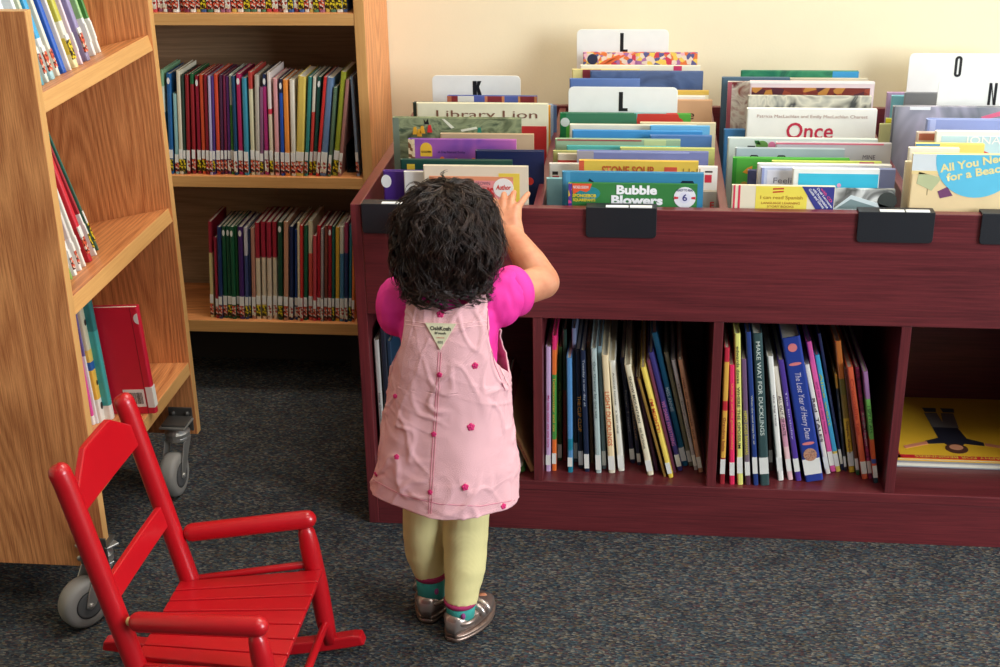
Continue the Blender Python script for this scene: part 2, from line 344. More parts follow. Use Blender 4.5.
def book(name, loc, rot, h, d, t, segs, c=.0016, lab=None, stick=None, parent=None, mirror=False):
    """spine at local y=0 facing -y, thickness along x, front cover on +x, standing on z=0"""
    segs = [(0, segs)] if not isinstance(segs, list) else segs
    segs = sorted(segs, key=lambda s: s[0]); zs = [s[0]*h for s in segs] + [h]
    mats = [asmat(s[1]) for s in segs]
    c = min(c, t*.22); r = min(t*.3, .004); T = t/2
    outer = [(T, d), (T, r)] + [(T-r+r*math.cos(a), r-r*math.sin(a)) for a in (PI/6, PI/3)] + [(T-r, 0), (-T+r, 0)] + [(-T+r-r*math.sin(a), r-r*math.cos(a)) for a in (PI/6, PI/3)] + [(-T, r), (-T, d)]
    inner = [(-T+c, d), (-T+c, c+.001), (T-c, c+.001), (T-c, d)]
    prof = outer+inner; n = len(prof); V = []; F = []; I = []
    for z in zs: V += [(x, y, z) for x, y in prof]
    for k in range(len(zs)-1):
        for j in range(n):
            a = k*n+j; b_ = k*n+(j+1) % n; F.append((b_, a, a+n, b_+n)); I.append(k)
    for base, flip, m_ in ((0, True, 0), ((len(zs)-1)*n, False, len(mats)-1)):
        no = len(outer)
        quads = [(0, 1, n-2, n-1), (1, 2, 3, 4, n-2), (4, 5, n-3, n-2), (5, 6, 7, 8, n-3), (8, 9, n-4, n-3)]
        for q in quads:
            q = tuple(base+i for i in q); F.append(q if not flip else q[::-1]); I.append(m_)
    o = raw(name, V, F, mats, None, I); o.location = loc; o.rotation_euler = rot
    p = MB(); e = .0025; p.box(-T+c*1.05, c+.0012, e, T-c*1.05, d-.0025, h-e); p.build('pages', pagem, o)
    if lab:
        z0, z1 = lab; b = MB(); b.box(-T*.96, -.0005, z0*h, T*.96, r*.6, z1*h); b.build('call_number_label', whitel, o)
    if stick:
        k, z0, z1 = stick; b = MB(); b.box(-T*.96, -.0006, z0*h, T*.96, r*.6, z1*h); b.build('genre_sticker', STK[k], o)
    return o
def spine_text(o, s, h, t, z0, z1, col, frac=.55, bold=.01, shear=0):
    L = (z1-z0)*h; H = t*frac
    text(o, s, (-H/2, -.0004, z1*h), (0,0,-1), (1,0,0), L, H, mat(col, .5), .0003, bold, 'spine_title', shear=shear)
# --- cubby books: spine bottom centre / top centre in photo pixels
def cubby(rows, off, title, group, labf, xr=None):
    ox, oy, s = off
    xs_ = []; ts_ = []
    for (xb, yb, xt, yt, w, segs, ti) in rows:
        P = aZ(ox+xb/s, oy+yb/s, SZ); xs_.append(P.x); ts_.append(w/s/(FPX/((P-CAM).dot(fw)))*1.08)
    for q in range(len(rows)-1):
        gap = abs(xs_[q+1]-xs_[q]); sm_ = (ts_[q]+ts_[q+1])/2
        if sm_ > gap*.98: f_ = gap*.98/sm_; ts_[q] *= f_; ts_[q+1] *= f_
    for k, (xb, yb, xt, yt, w, segs, ti) in enumerate(rows):
        P = aZ(ox+xb/s, oy+yb/s, SZ+.0005); Y = max(P.y, .012)
        P = aY(ox+xb/s, oy+yb/s, Y); Q = aY(ox+xt/s, oy+yt/s, Y)
        h = math.hypot(Q.x-P.x, Q.z-SZ); lean = math.atan2(Q.x-P.x, Q.z-SZ)
        t = max(ts_[k], .0035)
        h = min(h, (PZ-.006-SZ-abs(math.sin(lean))*t)/math.cos(lean))
        d = min(.21 + .03*R_.random(), .372-Y)
        zoff = abs(math.sin(lean))*t/2
        sg = segs if isinstance(segs, list) else [(0, segs)]
        o = book('picture_book', (P.x, Y, SZ+.0003+zoff), (0, lean, 0), h, d, t, sg, lab=labf(k))
        if ti:
            tx, z0, z1, c = ti[:4]; spine_text(o, tx, h, t, z0, z1, c, *(ti[4:]))
        yield k, o, sg
def tagbooks(gen, place, group, names):
    for k, o, sg in gen: tag(o, names[k], 'book', group)
W = (232,230,222)
rows2 = [
 (33,632,33,130,18,(200,168,204),('My little sister ate one hare',.2,.62,(190,40,120))),
 (57,630,57,85,16,[(0,(226,110,46)),(.24,(70,140,60)),(.72,(226,112,46)),(.9,(226,44,110))],('Ticklemonster and me',.3,.7,(214,170,60))),
 (80,590,80,130,15,(44,72,34),('the hare and bear',.35,.7,(120,140,60))),
 (101,590,99,60,15,[(0,(112,30,34)),(.55,(26,56,46))],None),
 (122,637,117,175,20,[(0,(24,120,142)),(.1,(84,136,180)),(.2,(24,120,142)),(.3,(84,140,190))],None),
 (145,595,136,55,16,[(0,(70,78,92)),(.86,(120,130,160))],None),
 (166,620,153,140,18,(18,24,40),('THE CLIP CLOP',.32,.62,(222,150,56),.7)),
 (190,634,173,145,18,(24,36,62),('Tuesday is our day at',.55,.93,(170,180,190))),
 (211,600,196,112,12,(130,104,78),None),
 (237,640,216,137,20,(172,188,184),('Our Granny by the sea',.45,.9,(90,110,110))),
 (260,622,240,127,15,(112,132,138),None),
 (291,640,262,165,23,[(0,(222,214,190)),(.12,(236,214,170))],('LIGHT DUCKLINGS',.24,.7,(206,92,30),.75)),
 (329,632,291,187,22,(226,222,206),('Animal house   a lost dog',.35,.9,(110,110,100),.35)),
]
n2 = ['lilac thin book upright at the left end of the middle cubby','orange, green and pink striped spine beside the lilac book, middle cubby','dark olive thin book set back beside the striped spine','tall dark green and red book standing deep in the middle cubby','bright sky blue book with teal foot near the left of middle cubby','tall slate grey spine rising behind the sky blue book','near-black book with orange capital lettering in the middle cubby','navy book with pale lettering directly right of the near-black one','thin brown book squeezed left of the pale mint book','pale mint green book with white label in the middle cubby','grey teal book set back right of the mint one','cream book with big orange capital letters down its spine','off-white book leaning beside the orange lettered cream one']
tagbooks(cubby(rows2, (540,315,4.044), 0, 0, lambda k: None if k in (3,8) else ((.055,.135) if k in (0,1,4) else (.03,.15))), '', 'picture books in the middle cubby', n2)
rows2b = [
 (52,600,10,175,18,(28,32,60),('how I met',.3,.7,(120,120,130))),
 (79,608,38,265,14,(34,38,62),('Dinosaur',.3,.8,(140,110,70))),
 (124,650,30,205,22,(228,216,184),('SNOW MOUNTAIN   so furious',.25,.9,(70,60,50),.4)),
 (149,632,68,255,14,(84,44,74),None),
 (182,655,76,262,10,(150,116,50),None),
 (206,660,92,215,20,[(0,(228,196,70)),(.1,(238,208,92))],("I'M MIGHTY!",.42,.72,(206,60,30),.8)),
 (221,640,113,185,13,(104,44,70),None),
 (244,632,124,155,18,(60,52,120),('WE SHARE EVERYTHING',.22,.6,(206,120,180),.75)),
 (264,612,138,75,20,(24,92,124),('MISS ANNIE',.42,.6,(200,220,226),.6)),
 (287,612,186,155,15,(128,124,98),None),
 (308,628,215,185,14,(176,170,172),('the boy who',.3,.8,(120,110,110))),
 (327,637,243,185,16,(190,138,108),('not all animals are',.3,.85,(130,80,60))),
]
n2b = ['dark navy book leaning right of the off-white book, middle cubby','shorter dark blue spine leaning just right of the navy one','wide cream book leaning in the middle cubby with dark lettering','plum spine leaning tight against the wide cream book','thin mustard brown spine beside the bright yellow one','bright yellow leaning book with red capitals, middle cubby','thin maroon spine behind the yellow book\'s right side','indigo leaning book with pink capitals along its spine','tallest leaning teal blue book in the middle cubby','khaki leaning spine right of the tall teal book','pale grey leaning spine beside the salmon one','salmon coloured book, last of those leaning in the middle cubby']
tagbooks(cubby(rows2b, (620,315,4.044), 0, 0, lambda k: None if k in (3,4,6) else (.04,.14)), '', 'picture books in the middle cubby', n2b)
rows3 = [
 (39,650,60,110,18,[(0,(150,36,44)),(.2,(222,168,70)),(.55,(190,40,50)),(.62,(222,168,70)),(.9,(190,40,60))],('Grandma baba',.25,.5,(140,40,30))),
 (78,655,78,178,18,[(0,(222,40,84)),(.1,(232,48,96))],('Uncle yip and the golden monkey',.3,.85,(240,150,80))),
 (110,655,100,55,20,(226,222,120),('edwards doves  WHERE THE OPOSSUM',.25,.92,(60,60,50),.5)),
 (141,650,124,155,18,[(0,(92,50,66)),(.1,(120,104,116)),(.6,(110,80,110))],('HIPPO GOES BANANAS',.25,.6,(214,200,60),.6)),
 (172,650,142,50,18,(34,58,120),('When the wind stops for all',.28,.6,(190,190,180),.5)),
 (207,655,178,55,33,(52,76,76),('MAKE WAY FOR DUCKLINGS',.34,.95,(206,216,206),.45)),
 (232,592,216,150,13,(92,66,62),None),
 (270,630,228,145,20,(232,228,218),('the big race',.45,.7,(120,110,110),.35)),
 (308,628,250,185,18,[(0,(232,190,190)),(.3,(210,150,170)),(.55,(226,214,196))],('ALL OUT OF DATE',.4,.75,(80,50,60))),
 (340,632,270,160,20,(78,52,142),('The birthday',.35,.75,(190,180,220),.4)),
]
n3 = ['red and yellow banded spine at the left end of third cubby','hot pink book with orange lettering in the third cubby','tall pale yellow book beside the hot pink one','greyish plum book with yellow capitals on its spine','tall royal blue thin book behind the dark slate one','wide dark slate picture book with white capitals down the spine','brown short spine deep between slate and white books','white thin book leaning beside the dark slate picture book','cream and pink patchwork spine left of the purple book','purple leaning book just left of the thick blue book']
tagbooks(cubby(rows3, (712,320,3.92), 0, 0, lambda k: (.08,.19)), '', 'picture books in the third cubby', n3)
rows3b = [
 (76,637,-17,75,64,(34,58,140),('The Lost Year of Henry Dean',.3,.76,(206,196,214),.42,.0,.3)),
 (130,605,46,178,17,(226,218,206),('Red  TALES',.3,.7,(60,40,40),.6)),
 (150,596,54,88,18,(224,90,160),('and the very dirty house',.3,.7,(150,40,110))),
 (170,596,86,140,18,[(0,(226,200,90)),(.18,(70,168,206))],('Alice went',.4,.85,(190,200,90))),
 (188,590,95,55,20,(38,46,84),('Grandfather counts',.35,.65,(90,100,130))),
 (199,594,160,215,15,[(0,(44,46,54)),(.86,(226,160,60))],('under the night',.4,.8,(150,150,150))),
 (224,598,168,85,21,[(0,(232,186,60)),(.42,(150,120,50)),(.6,(130,116,50)),(.72,(226,128,54))],('Shapes, shapes',.15,.4,(120,70,40))),
 (247,608,200,195,12,[(0,(46,96,60)),(.15,(112,66,44))],None),
 (275,625,216,188,20,(222,98,60),('Crocodile tea',.4,.9,(190,60,40))),
 (296,622,243,188,17,art([(200,60,110),(30,24,34)],130,(.2,1,1),'noise'),('Boogie knights',.3,.6,(220,200,200))),
 (318,640,276,205,20,[(0,(40,60,70)),(.06,(222,90,50)),(.18,(70,90,160)),(.22,(226,96,50)),(.4,(120,190,90)),(.76,(170,120,170))],('I SPY IT ALL',.45,.7,(40,60,40),.6)),
]
n3b = ['very thick blue book with white script down its spine','cream spine with black capitals right of the thick blue book','bright pink leaning book right of the thick blue one','sky blue leaning book with yellow foot, third cubby','tall dark navy leaning spine in the third cubby','near-black leaning book with an orange top band','orange and gold leaning book, tall, near right of third cubby','thin brown leaning book beside the gold footed one','bright orange-red book leaning right, third cubby','pink and black zebra striped spine in the third cubby','lilac, green and orange spine at the right end of third cubby']
for k, o, sg in cubby(rows3b, (795,320,3.92), 0, 0, lambda k: (.05,.16)):
    tag(o, n3b[k], 'book', 'picture books in the third cubby')
    if k == 0:
        h = o.dimensions.z; xx = max(v.co.z for v in o.data.vertices); cc = mat((214,120,120), .5)
        for z, rx, rz in ((.93, .008, .008), (.82, .011, .003), (.27, .011, .003)):
            b = MB(); b.prism([(rx*math.cos(a*PI/8), rz*math.sin(a*PI/8)) for a in range(16)], lambda u, v, t: Vector((u, t, xx*z+v)), -.0006, .001); b.build('spine_ornament', cc, o, fixn=True)
        b = MB(); b.prism([(.012*math.cos(a*PI/8), .013*math.sin(a*PI/8)) for a in range(16)], lambda u, v, t: Vector((u, t, xx*.19+v)), -.0007, .001); b.build('spine_picture', art([(120,40,30),(200,150,120),(40,30,60)], 300, (1,1,1), 'noise'), o, fixn=True)
# first cubby, mostly behind the child
g = 'picture books in the left cubby'
for (xb, yb, xt, yt, w, segs, lb_, ti, off) in [
  (92,760,52,145,20,(180,176,170),'light grey spine by the left end panel, beside the child\'s skirt',('How Groundhog\'s garden grew',.1,.6,(60,60,60)),(365,310,4.77)),
  (124,760,82,90,24,(30,36,50),'tall dark navy spine right of the light grey one, left cubby',None,(365,310,4.77)),
  (150,760,112,150,20,(28,52,74),'dark blue spine half hidden by the pink skirt',None,(365,310,4.77)),
  (315,600,55,60,40,[(0,(196,150,104)),(.8,(160,60,60))],'tan spine leaning hard against books behind the child, left cubby',('mister brown',.15,.5,(150,40,60)),(495,400,8.34)),
  (232,606,-40,120,40,[(0,(70,120,60)),(.08,(214,214,200)),(.32,(170,40,40))],'white and red spine leaning under the tan one, left cubby',('apple',.14,.3,(90,110,80)),(495,400,8.34)),
  (165,612,-110,150,40,(206,200,180),'cream spine leaning lowest beside the child\'s skirt, left cubby',None,(495,400,8.34))]:
    for k, o, sg in cubby([(xb,yb,xt,yt,w,segs,ti)], off, 0, 0, lambda k: (.03,.12) if off[2] < 5 else None): tag(o, lb_, 'book', g)
# fourth cubby: flat books
def flat_book(P, rz, w, l, t, c, name='picture_book'):
    """lying on its back cover: long side l along local x"""
    o = raw(name, [], [], [c]); return o
# --- bookcase rows
def row(rows, sz, base_y, where, group, s, ox, oy, dmax=.2, labz=(.15,.245), stz=(.03,.145)):
    k = 0
    for (xb, xt, yt, w, segs) in rows:
        P = aY(ox+xb/s, oy, base_y); Q = aY(ox+xt/s, yt+4.5, base_y)
        z = sz; yy = base_y + R_.uniform(-.003, .006)
        lean = math.atan2(Q.x-P.x, Q.z-z); h = math.hypot(Q.x-P.x, Q.z-z)
        # perspective already leans verticals: remove nothing, both ends are true positions on the spine plane
        t = w/s/(FPX/((P-CAM).dot(fw)))*.95
        sg = segs if isinstance(segs, list) else [(0, segs)]
        st = R_.choice('yrryrw')
        cc_ = sg[0][1]
        o = book('paperback_book', (P.x, yy, z+.0003+abs(math.sin(lean))*t/2), (0, lean, 0), h, dmax, t, sg, c=.0006, lab=(labz[0]+R_.uniform(-.01,.01), labz[1]), stick=(st, stz[0], stz[1]))
        if isinstance(cc_, tuple) and (cc_[0] < 90 and cc_[1] < 100 or (cc_[0] > 120 and cc_[1] < 60)) and t > .007 and R_.random() < .75:
            b = MB(); b.prism([(t*.33*math.cos(q*PI/8), h*.93+.007*math.sin(q*PI/8)) for q in range(16)], lambda u, v, w_: Vector((u, w_, v)), -.0005, .001); b.build('spine_emblem', whitel, o, fixn=True)
        main = max(sg, key=lambda q: ([x[0] for x in sg if x[0] > q[0]] + [1])[0]-q[0])[1]
        cn = cname(main) if not isinstance(main, bpy.types.Material) else 'patterned'
        yield k, o, cn, t; k += 1
row1 = [(x+0, xt, yt, w, c) for x, xt, yt, w, c in [
 (57,33,60,16,[(0,(60,110,130)),(.6,(190,200,180)),(.85,(120,160,120))]),(88,68,78,24,(28,88,140)),(120,102,185,22,(140,184,184)),(143,120,62,20,(206,196,170)),(160,143,85,12,(40,60,50)),(180,165,85,18,(130,24,30)),
 (207,190,80,18,[(0,(140,28,34)),(.9,(30,90,50))]),(236,216,92,20,(138,20,44)),(262,241,85,20,(196,74,40)),(285,266,82,18,(126,22,38)),(304,288,90,14,(170,160,186)),(318,303,90,14,(74,48,110)),(340,320,82,20,(196,66,40)),(359,345,85,14,(70,34,60)),(377,362,90,14,(110,30,60)),(396,379,95,16,(84,40,98)),
 (413,397,85,16,[(0,(60,130,50)),(.7,(190,196,180))]),(435,414,90,18,(22,62,92)),(460,440,80,24,(170,34,84)),(491,473,100,24,(54,130,150)),(523,503,70,22,[(0,(206,198,160)),(.84,(176,60,50))]),(548,538,88,22,(176,166,150))]]
row1b = [(34,29,150,18,(128,84,110)),(62,45,82,22,[(0,(168,44,110)),(.88,(30,44,80))]),(90,70,70,18,[(0,(206,190,160)),(.6,(200,50,70)),(.65,(214,200,190))]),(120,105,105,24,(214,150,150)),(150,135,105,20,[(0,(30,76,160)),(.86,(20,30,56))]),(176,160,110,26,(222,136,56)),(208,195,110,26,(214,206,186)),(238,250,92,44,(206,180,84)),(272,292,95,18,(44,120,112)),(294,315,95,16,[(0,(190,60,50)),(.65,(200,190,170))]),(314,340,98,20,(20,72,62)),(333,375,95,16,(196,44,40)),(362,400,100,36,(96,120,152)),(396,428,150,16,(86,110,84)),(424,470,70,30,(150,156,44)),(450,493,110,18,(160,110,100)),(548,512,95,16,(120,140,160))]
def two(rows, s, ox): return [(ox+xb/s, ox+xt/s, yt, w/s, c) for xb, xt, yt, w, c in rows]
def yfix(rows, oy, s): return [(a, b_, oy+yt/s, w, c) for a, b_, yt, w, c in rows]
R1 = yfix(two(row1, 5.333, 155), 55, 5.333) + yfix(two(row1b, 5.333, 255), 55, 5.333)
FB = BY+.012

def do_row(R, z, yb, where, group, dmax=.115):
    for k, o, cn, t in row(R, z, FB, '', '', 1, 0, yb, dmax):
        sz = 'wide' if t > .013 else ('very thin' if t < .0065 else 'thin')
        tag(o, '%s %s spine, %s from the left on the %s' % (sz, cn, ORD[k].replace('leftmost', 'first'), where), 'book', group)
do_row(R1, .516, 176.6, 'upper shelf of back bookcase', 'thin books on the upper shelf of the back bookcase')
row2a = [(66,48,45,20,[(0,(206,190,130)),(.68,(150,34,50))]),(98,80,130,16,(150,34,56)),(118,103,70,20,(34,52,96)),(142,126,70,22,(24,80,52)),(168,150,70,22,(22,76,50)),(193,174,70,22,(24,82,52)),(212,192,70,14,(36,92,50)),(236,220,70,28,(66,36,96)),(263,250,75,18,[(0,(60,70,110)),(.7,(190,186,190))]),(277,268,85,12,(40,48,80)),(300,288,80,22,(176,124,104)),(326,312,50,24,[(0,(206,190,160)),(.64,(156,34,50))]),(358,345,45,24,[(0,(210,194,166)),(.64,(160,34,54))]),(388,378,45,24,[(0,(206,186,160)),(.64,(154,34,52))]),(418,408,45,24,[(0,(206,190,160)),(.64,(160,36,50))])]
row2b = [(30,25,45,26,(24,66,44)),(62,60,42,24,(182,130,100)),(90,87,70,22,(28,38,72)),(115,114,90,18,(34,66,130)),(135,130,45,14,(206,190,150)),(149,146,60,14,(196,50,44)),(168,168,65,20,(26,90,60)),(196,192,42,24,[(0,(206,84,70)),(.68,(206,196,160))]),(221,220,120,18,(190,66,74)),(243,242,65,20,(180,30,44)),(262,262,80,14,(150,140,136)),(281,282,65,18,(120,60,46)),(303,303,65,20,(140,24,36)),(322,322,70,14,(26,84,70)),(345,345,75,22,(206,160,50)),(370,370,70,24,[(0,(70,120,150)),(.72,(200,196,176))]),(395,395,45,18,[(0,(34,48,88)),(.7,(140,50,80))]),(416,420,60,16,(40,110,120)),(434,438,90,14,(206,110,50))]
R2 = yfix(two(row2a, 5.56, 200), 210, 5.56) + yfix(two(row2b, 5.556, 275), 210, 5.556)
do_row(R2, .516-.335+.0, 321.4, 'lower shelf of back bookcase', 'thin books on the lower shelf of the back bookcase')
pal = [(214,206,190),(190,60,60),(60,90,140),(200,170,80),(120,40,60),(220,214,200),(70,110,80),(224,220,206),(150,90,110),(226,222,214)]
x = 151.0; R0 = []
while x < 347:
    w = R_.uniform(4.2, 6.8); R0.append((x+w/2, x+w/2-R_.uniform(4, 9), -98+R_.uniform(-7, 5), w*.97, pal[R_.randrange(10)])); x += w
do_row(R0[:40], 1.19-.329, 12.6, 'top shelf of back bookcase', 'thin books on the top shelf of the back bookcase')
# thin black upright plate with a foot, in the gap at right end of the upper shelf
P = aY(345, 176.6, FB)
b = MB(); b.box(-.0015, 0, 0, 0, .13, .17).box(-.0015, 0, 0, .022, .12, .0015)
o = b.build('black_plate', mat((28,28,30), .5), loc=None, bev=.0005); o.location = (P.x, FB+.03, .5163); o.rotation_euler = (0, .0, 0)
tag(o, 'thin black upright plate after the lime green book on upper back shelf', 'black_plate')
# ---------------------------------------------------------------- left rolling bookcase books (spines face +x)
def lbook(name, px, py, si, h, w, segs, label, lab=None, stick=None, group=None, lean=0, d=.2, pos=None):
    """stands square on sloping shelf si, spine towards +x; px,py = foot of its spine in the photo"""
    Mx, th = LMAT[si]; n = Mx.to_3x3() @ Vector((0,0,1)); p0 = Mx @ Vector((0,0,th))
    if pos is None:
        r = ray(px, py); P = CAM + r*((p0-CAM).dot(n)/r.dot(n)); L_ = Mx.inverted() @ P; x, y = L_.x, L_.y
    else: x, y = pos
    o = book(name, (0,0,0), (0,0,0), h, d, w, segs, lab=lab, stick=stick)
    M = Mx @ Matrix.Translation((x, y, th+.0004+abs(math.sin(lean))*w/2)) @ Matrix.Rotation(lean, 4, 'X') @ Matrix.Rotation(PI/2, 4, 'Z')
    o.location = M.to_translation(); o.rotation_euler = M.to_euler(); tag(o, label, 'book', group); print('LB', round(x,3), round(y,3), label)
    return o
g = 'books on the top shelf of the rolling bookcase'
for px, py, w, segs, st, label in [
 (101,52,.007,[(0,(226,224,214)),(.26,(70,130,60))],None,'green thin book, farthest right on top shelf of rolling bookcase'),
 (96,55,.0075,[(0,(232,230,224)),(.28,(150,190,130))],None,'pale green and white thin book beside the green one, rolling bookcase'),
 (90,60,.0125,[(0,(140,130,160)),(.22,(150,138,176))],'r','lavender book with pink edge on top shelf of rolling bookcase'),
 (83,64,.006,(226,206,216),None,'pale pink very thin book left of the lavender one, rolling bookcase'),
 (78,67,.013,[(0,(226,214,160)),(.1,(214,190,70)),(.22,(226,222,200)),(.34,(190,184,70))],'y','mustard yellow book on top shelf of rolling bookcase'),
 (71.5,70,.006,(230,220,212),None,'cream pink thin book between mustard and royal blue ones, rolling bookcase'),
 (66,72.5,.012,(34,88,180),None,'royal blue book without label on top shelf of rolling bookcase'),
 (60,75.5,.0085,[(0,(226,220,200)),(.5,(226,214,190))],'r','cream book with red sticker left of the royal blue one'),
 (54.5,79,.0125,[(0,(160,200,206)),(.1,(226,226,220)),(.3,(60,160,206))],'r','sky blue book with white foot on top shelf of rolling bookcase'),
 (49,82,.008,[(0,(206,216,206)),(.5,(200,206,180))],'r','pale sage thin book left of the sky blue one, rolling bookcase'),
 (44,85,.008,[(0,(90,160,176)),(.2,(226,230,230))],None,'white and aqua thin book nearest the end panel\'s inner side')]:
    lbook('picture_book', px, py, 0, .225 + R_.uniform(-.012,.012), w*.93, segs, label, lab=(.1,.24) if 'royal' not in label else None, stick=(st,.06,.2) if st else None, group=g, lean=math.radians(.5))
for i, (c, lb_) in enumerate([((20,120,90),'emerald green book top rising behind the oak end panel\'s upper edge'),((200,216,206),'pale mint book top between green and dark slate ones, behind end panel'),((90,120,120),'dark slate thin book top rising behind the oak end panel'),((220,232,236),'white book top nearest the oak end panel\'s right corner')]):
    lbook('picture_book', 0, 0, 0, .21, .010, c, lb_, group=g, pos=(-.028, -.304+i*.0115))
g = 'books on the middle shelf of the rolling bookcase'
for px, py, w, segs, st, label, h in [
 (99,250,.005,[(0,(60,100,80)),(.5,(50,110,90))],'y','thin dark green book lying over the red ones, middle rolling shelf',.29),
 (97,255,.006,[(0,(230,226,216)),(.35,(170,40,50))],'y','red and white thin book under the dark green one, rolling bookcase',.225),
 (92,261,.013,[(0,(180,28,40)),(.25,(206,40,54))],'r','bright scarlet leaning book on middle shelf of rolling bookcase',.245),
 (86,266,.007,(224,218,206),None,'cream thin leaning book left of the scarlet one, rolling bookcase',.21),
 (82,270,.008,[(0,(230,224,216)),(.3,(214,206,196))],'r','white leaning book with red sticker on middle rolling shelf',.19),
 (77,275,.009,[(0,(226,226,220)),(.35,(200,44,70))],'r','crimson and white leaning book close to the end panel',.17),
 (72.5,279,.008,[(0,(120,160,70)),(.12,(232,232,226))],None,'white book with green foot, nearest end panel on middle shelf',.15)]:
    lbook('picture_book', px, py, 1, h, w*.85, segs, label, lab=(.14,.26), stick=(st,.06,.18) if st else None, group=g, lean=math.radians({99:7.5,97:7,92:3,86:2,82:1}.get(px, 0)))
g = 'books on the bottom shelf of the rolling bookcase'
for px, py, w, segs, label, h in [
 (95.5,424,.010,[(0,(230,226,220)),(.08,(214,70,150))],'bright pink spine at left of the rolling bookcase\'s bottom shelf',.214),
 (99,423,.006,[(0,(226,226,226)),(.6,(110,100,160))],'purple and white thin spine right of the pink one, bottom shelf',.218),
 (104.5,421,.016,[(0,(226,224,214)),(.2,(226,180,70)),(.45,(40,90,160)),(.52,(226,190,90)),(.62,(206,200,170))],'cream picture book spine with yellow and blue blocks, bottom shelf',.226),
 (114,418,.014,[(0,(226,226,216)),(.12,(60,160,156)),(.75,(36,120,120))],'turquoise spine left of the big red book, bottom rolling shelf',.228)]:
    o = lbook('picture_book', px, py, 2, h, w, segs, label, group=g, lean=0, d=.17)
    if 'cream' in label:
        b = MB()
        for z, r in ((.03,.006),(.075,.004),(.19,.005)): b.ball((.001, -.0002, z), r, 10, sc=(.8,.1,1.2))
        b.build('spine_spots', mat((50,34,30), .5), o)
lbook('picture_book', 0, 0, 2, .245, .008, [(0,(226,230,226)),(.85,(60,90,160))], 'white thin book with blue top, behind the turquoise one, bottom shelf', group=g, pos=(-.115, -.046), d=.15)
lbook('picture_book', 0, 0, 2, .240, .008, [(0,(200,214,206)),(.8,(60,110,80))], 'pale green thin book beyond the blue topped one, bottom rolling shelf', group=g, pos=(-.118, -.034), d=.15)
ob = lbook('picture_book', 158, 414, 2, .206, .014, (200,24,52), 'big red hardback with barcode, pulled forward on the bottom rolling shelf', group=g, lean=0, d=.175, pos=(.014, -.065))
# barcode sticker and label on the back cover (local -x face); text reads from spine (y small, on the right) 
b = MB(); b.box(-.0078, .0155, .014, -.0069, .0545, .048); bs = b.build('barcode_sticker', whitel, ob)
b = MB(); yy = .0195
while yy < .050:
    w = R_.choice([.0006,.001,.0016]); b.box(-.0081, yy, .020, -.0077, yy+w, .042); yy += w+R_.choice([.0007,.0011])
b.build('barcode', mat((30,30,30), .5), bs)
b = MB(); b.box(-.0075, -.0006, .012, .0072, .012, .052); b.build('call_number_label', whitel, ob)
b = MB(); b.prism([(.002+.008*math.cos(a*PI/8), .184+.010*math.sin(a*PI/8)) for a in range(-4,5)], lambda u, v, t: Vector((t, u, v)), -.0076, -.0068); b.build('round_sticker', whitel, ob, fixn=True)
b = MB(); b.box(-.0073, .013, .001, -.0069, .0145, .205); b.build('hinge_crease', mat((150,14,36), .5), ob)
# ---------------------------------------------------------------- flat books in the fourth cubby
P0 = aZ(898, 461, SZ+.012); 
def flat(name, x0, y0, w, l, z, t, col, label, ang=0):
    # cover up, long side away from us
    o = book(name, (0,0,0), (0,0,0), l, w, t, col); 
    M = Matrix.Translation((x0, y0, z+t/2)) @ Matrix.Rotation(ang, 4, 'Z') @ Matrix(((0,1,0,0),(0,0,1,0),(1,0,0,0),(0,0,0,1)))
    o.location = M.to_translation(); o.rotation_euler = M.to_euler(); tag(o, label, 'book', 'flat books in the right cubby'); return o
fz = SZ+.0004
o1 = flat('picture_book', P0.x-.004, P0.y, .30, .255, fz, .011, (150,152,156), 'grey edged book lying flat beneath the yellow one in the right cubby')
o2 = flat('picture_book', P0.x, P0.y+.004, .262, .31, fz+.0114, .005, (226,176,44), 'yellow book lying flat with a figure in black shirt on its cover')
o3 = flat('picture_book', P0.x+.235, P0.y+.13, .09, .16, fz+.0168, .006, (60,66,80), 'dark slate book lying on the yellow one at frame\'s right edge', -.25)
T = .0025
# top face of a flat book is local +x ; local y runs to the right, local z away from us
b = MB(); b.box(T, .001, .001, T+.0004, .261, .014); b.box(T,.001,.001,T+.0004,.006,.309); b.build('red_border', mat((196,36,44), .35), o2)
text(o2, 'BIOGRAPHY FOR BEGINNERS', (T+.0006, .262-.03, .0125), (0,-1,0), (0,0,-1), .2, .009, mat((226,190,70)), .0002, .01)
def cov(col, pts, nm, e=.0005): 
    b = MB(); b.prism([(u-.014, v*1.22) for u, v in pts] if nm != 'cover_figure' else pts, lambda u, v, t: Vector((t, u, v)), T, T+e); return b.build(nm, mat(col, .5), o2, fixn=True)
fig = [(.118,.042),(.142,.042),(.15,.05),(.185,.045),(.186,.056),(.158,.068),(.150,.105),(.102,.105),(.105,.068),(.078,.056),(.08,.046),(.112,.05)]
fo = cov((34,34,46), [(u-.016, v*1.22+.004) for u, v in fig], 'cover_figure')
for col, pts, nm in [((110,104,96), [(.1,.108),(.15,.108),(.152,.16),(.128,.16),(.124,.125),(.12,.16),(.096,.16)], 'figure_trousers'),
   ((206,130,96), [(.185,.049),(.235,.036),(.236,.044),(.186,.058)], 'figure_arm'), ((206,130,96), [(.08,.049),(.034,.032),(.032,.040),(.078,.058)], 'figure_arm'),
   ((84,50,36), [(.129+.021*math.cos(a*PI/8), .036+.016*math.sin(a*PI/8)) for a in range(16)], 'figure_hair')]: cov(col, pts, nm, .0007)
cov((206,140,104), [(.129+.013*math.cos(a*PI/8), .040+.009*math.sin(a*PI/8)) for a in range(16)], 'figure_face', .0009)
for u in (.098, .133): cov((60,70,70), [(u,.164),(u+.022,.164),(u+.024,.178),(u-.002,.178)], 'figure_shoe', .0007)
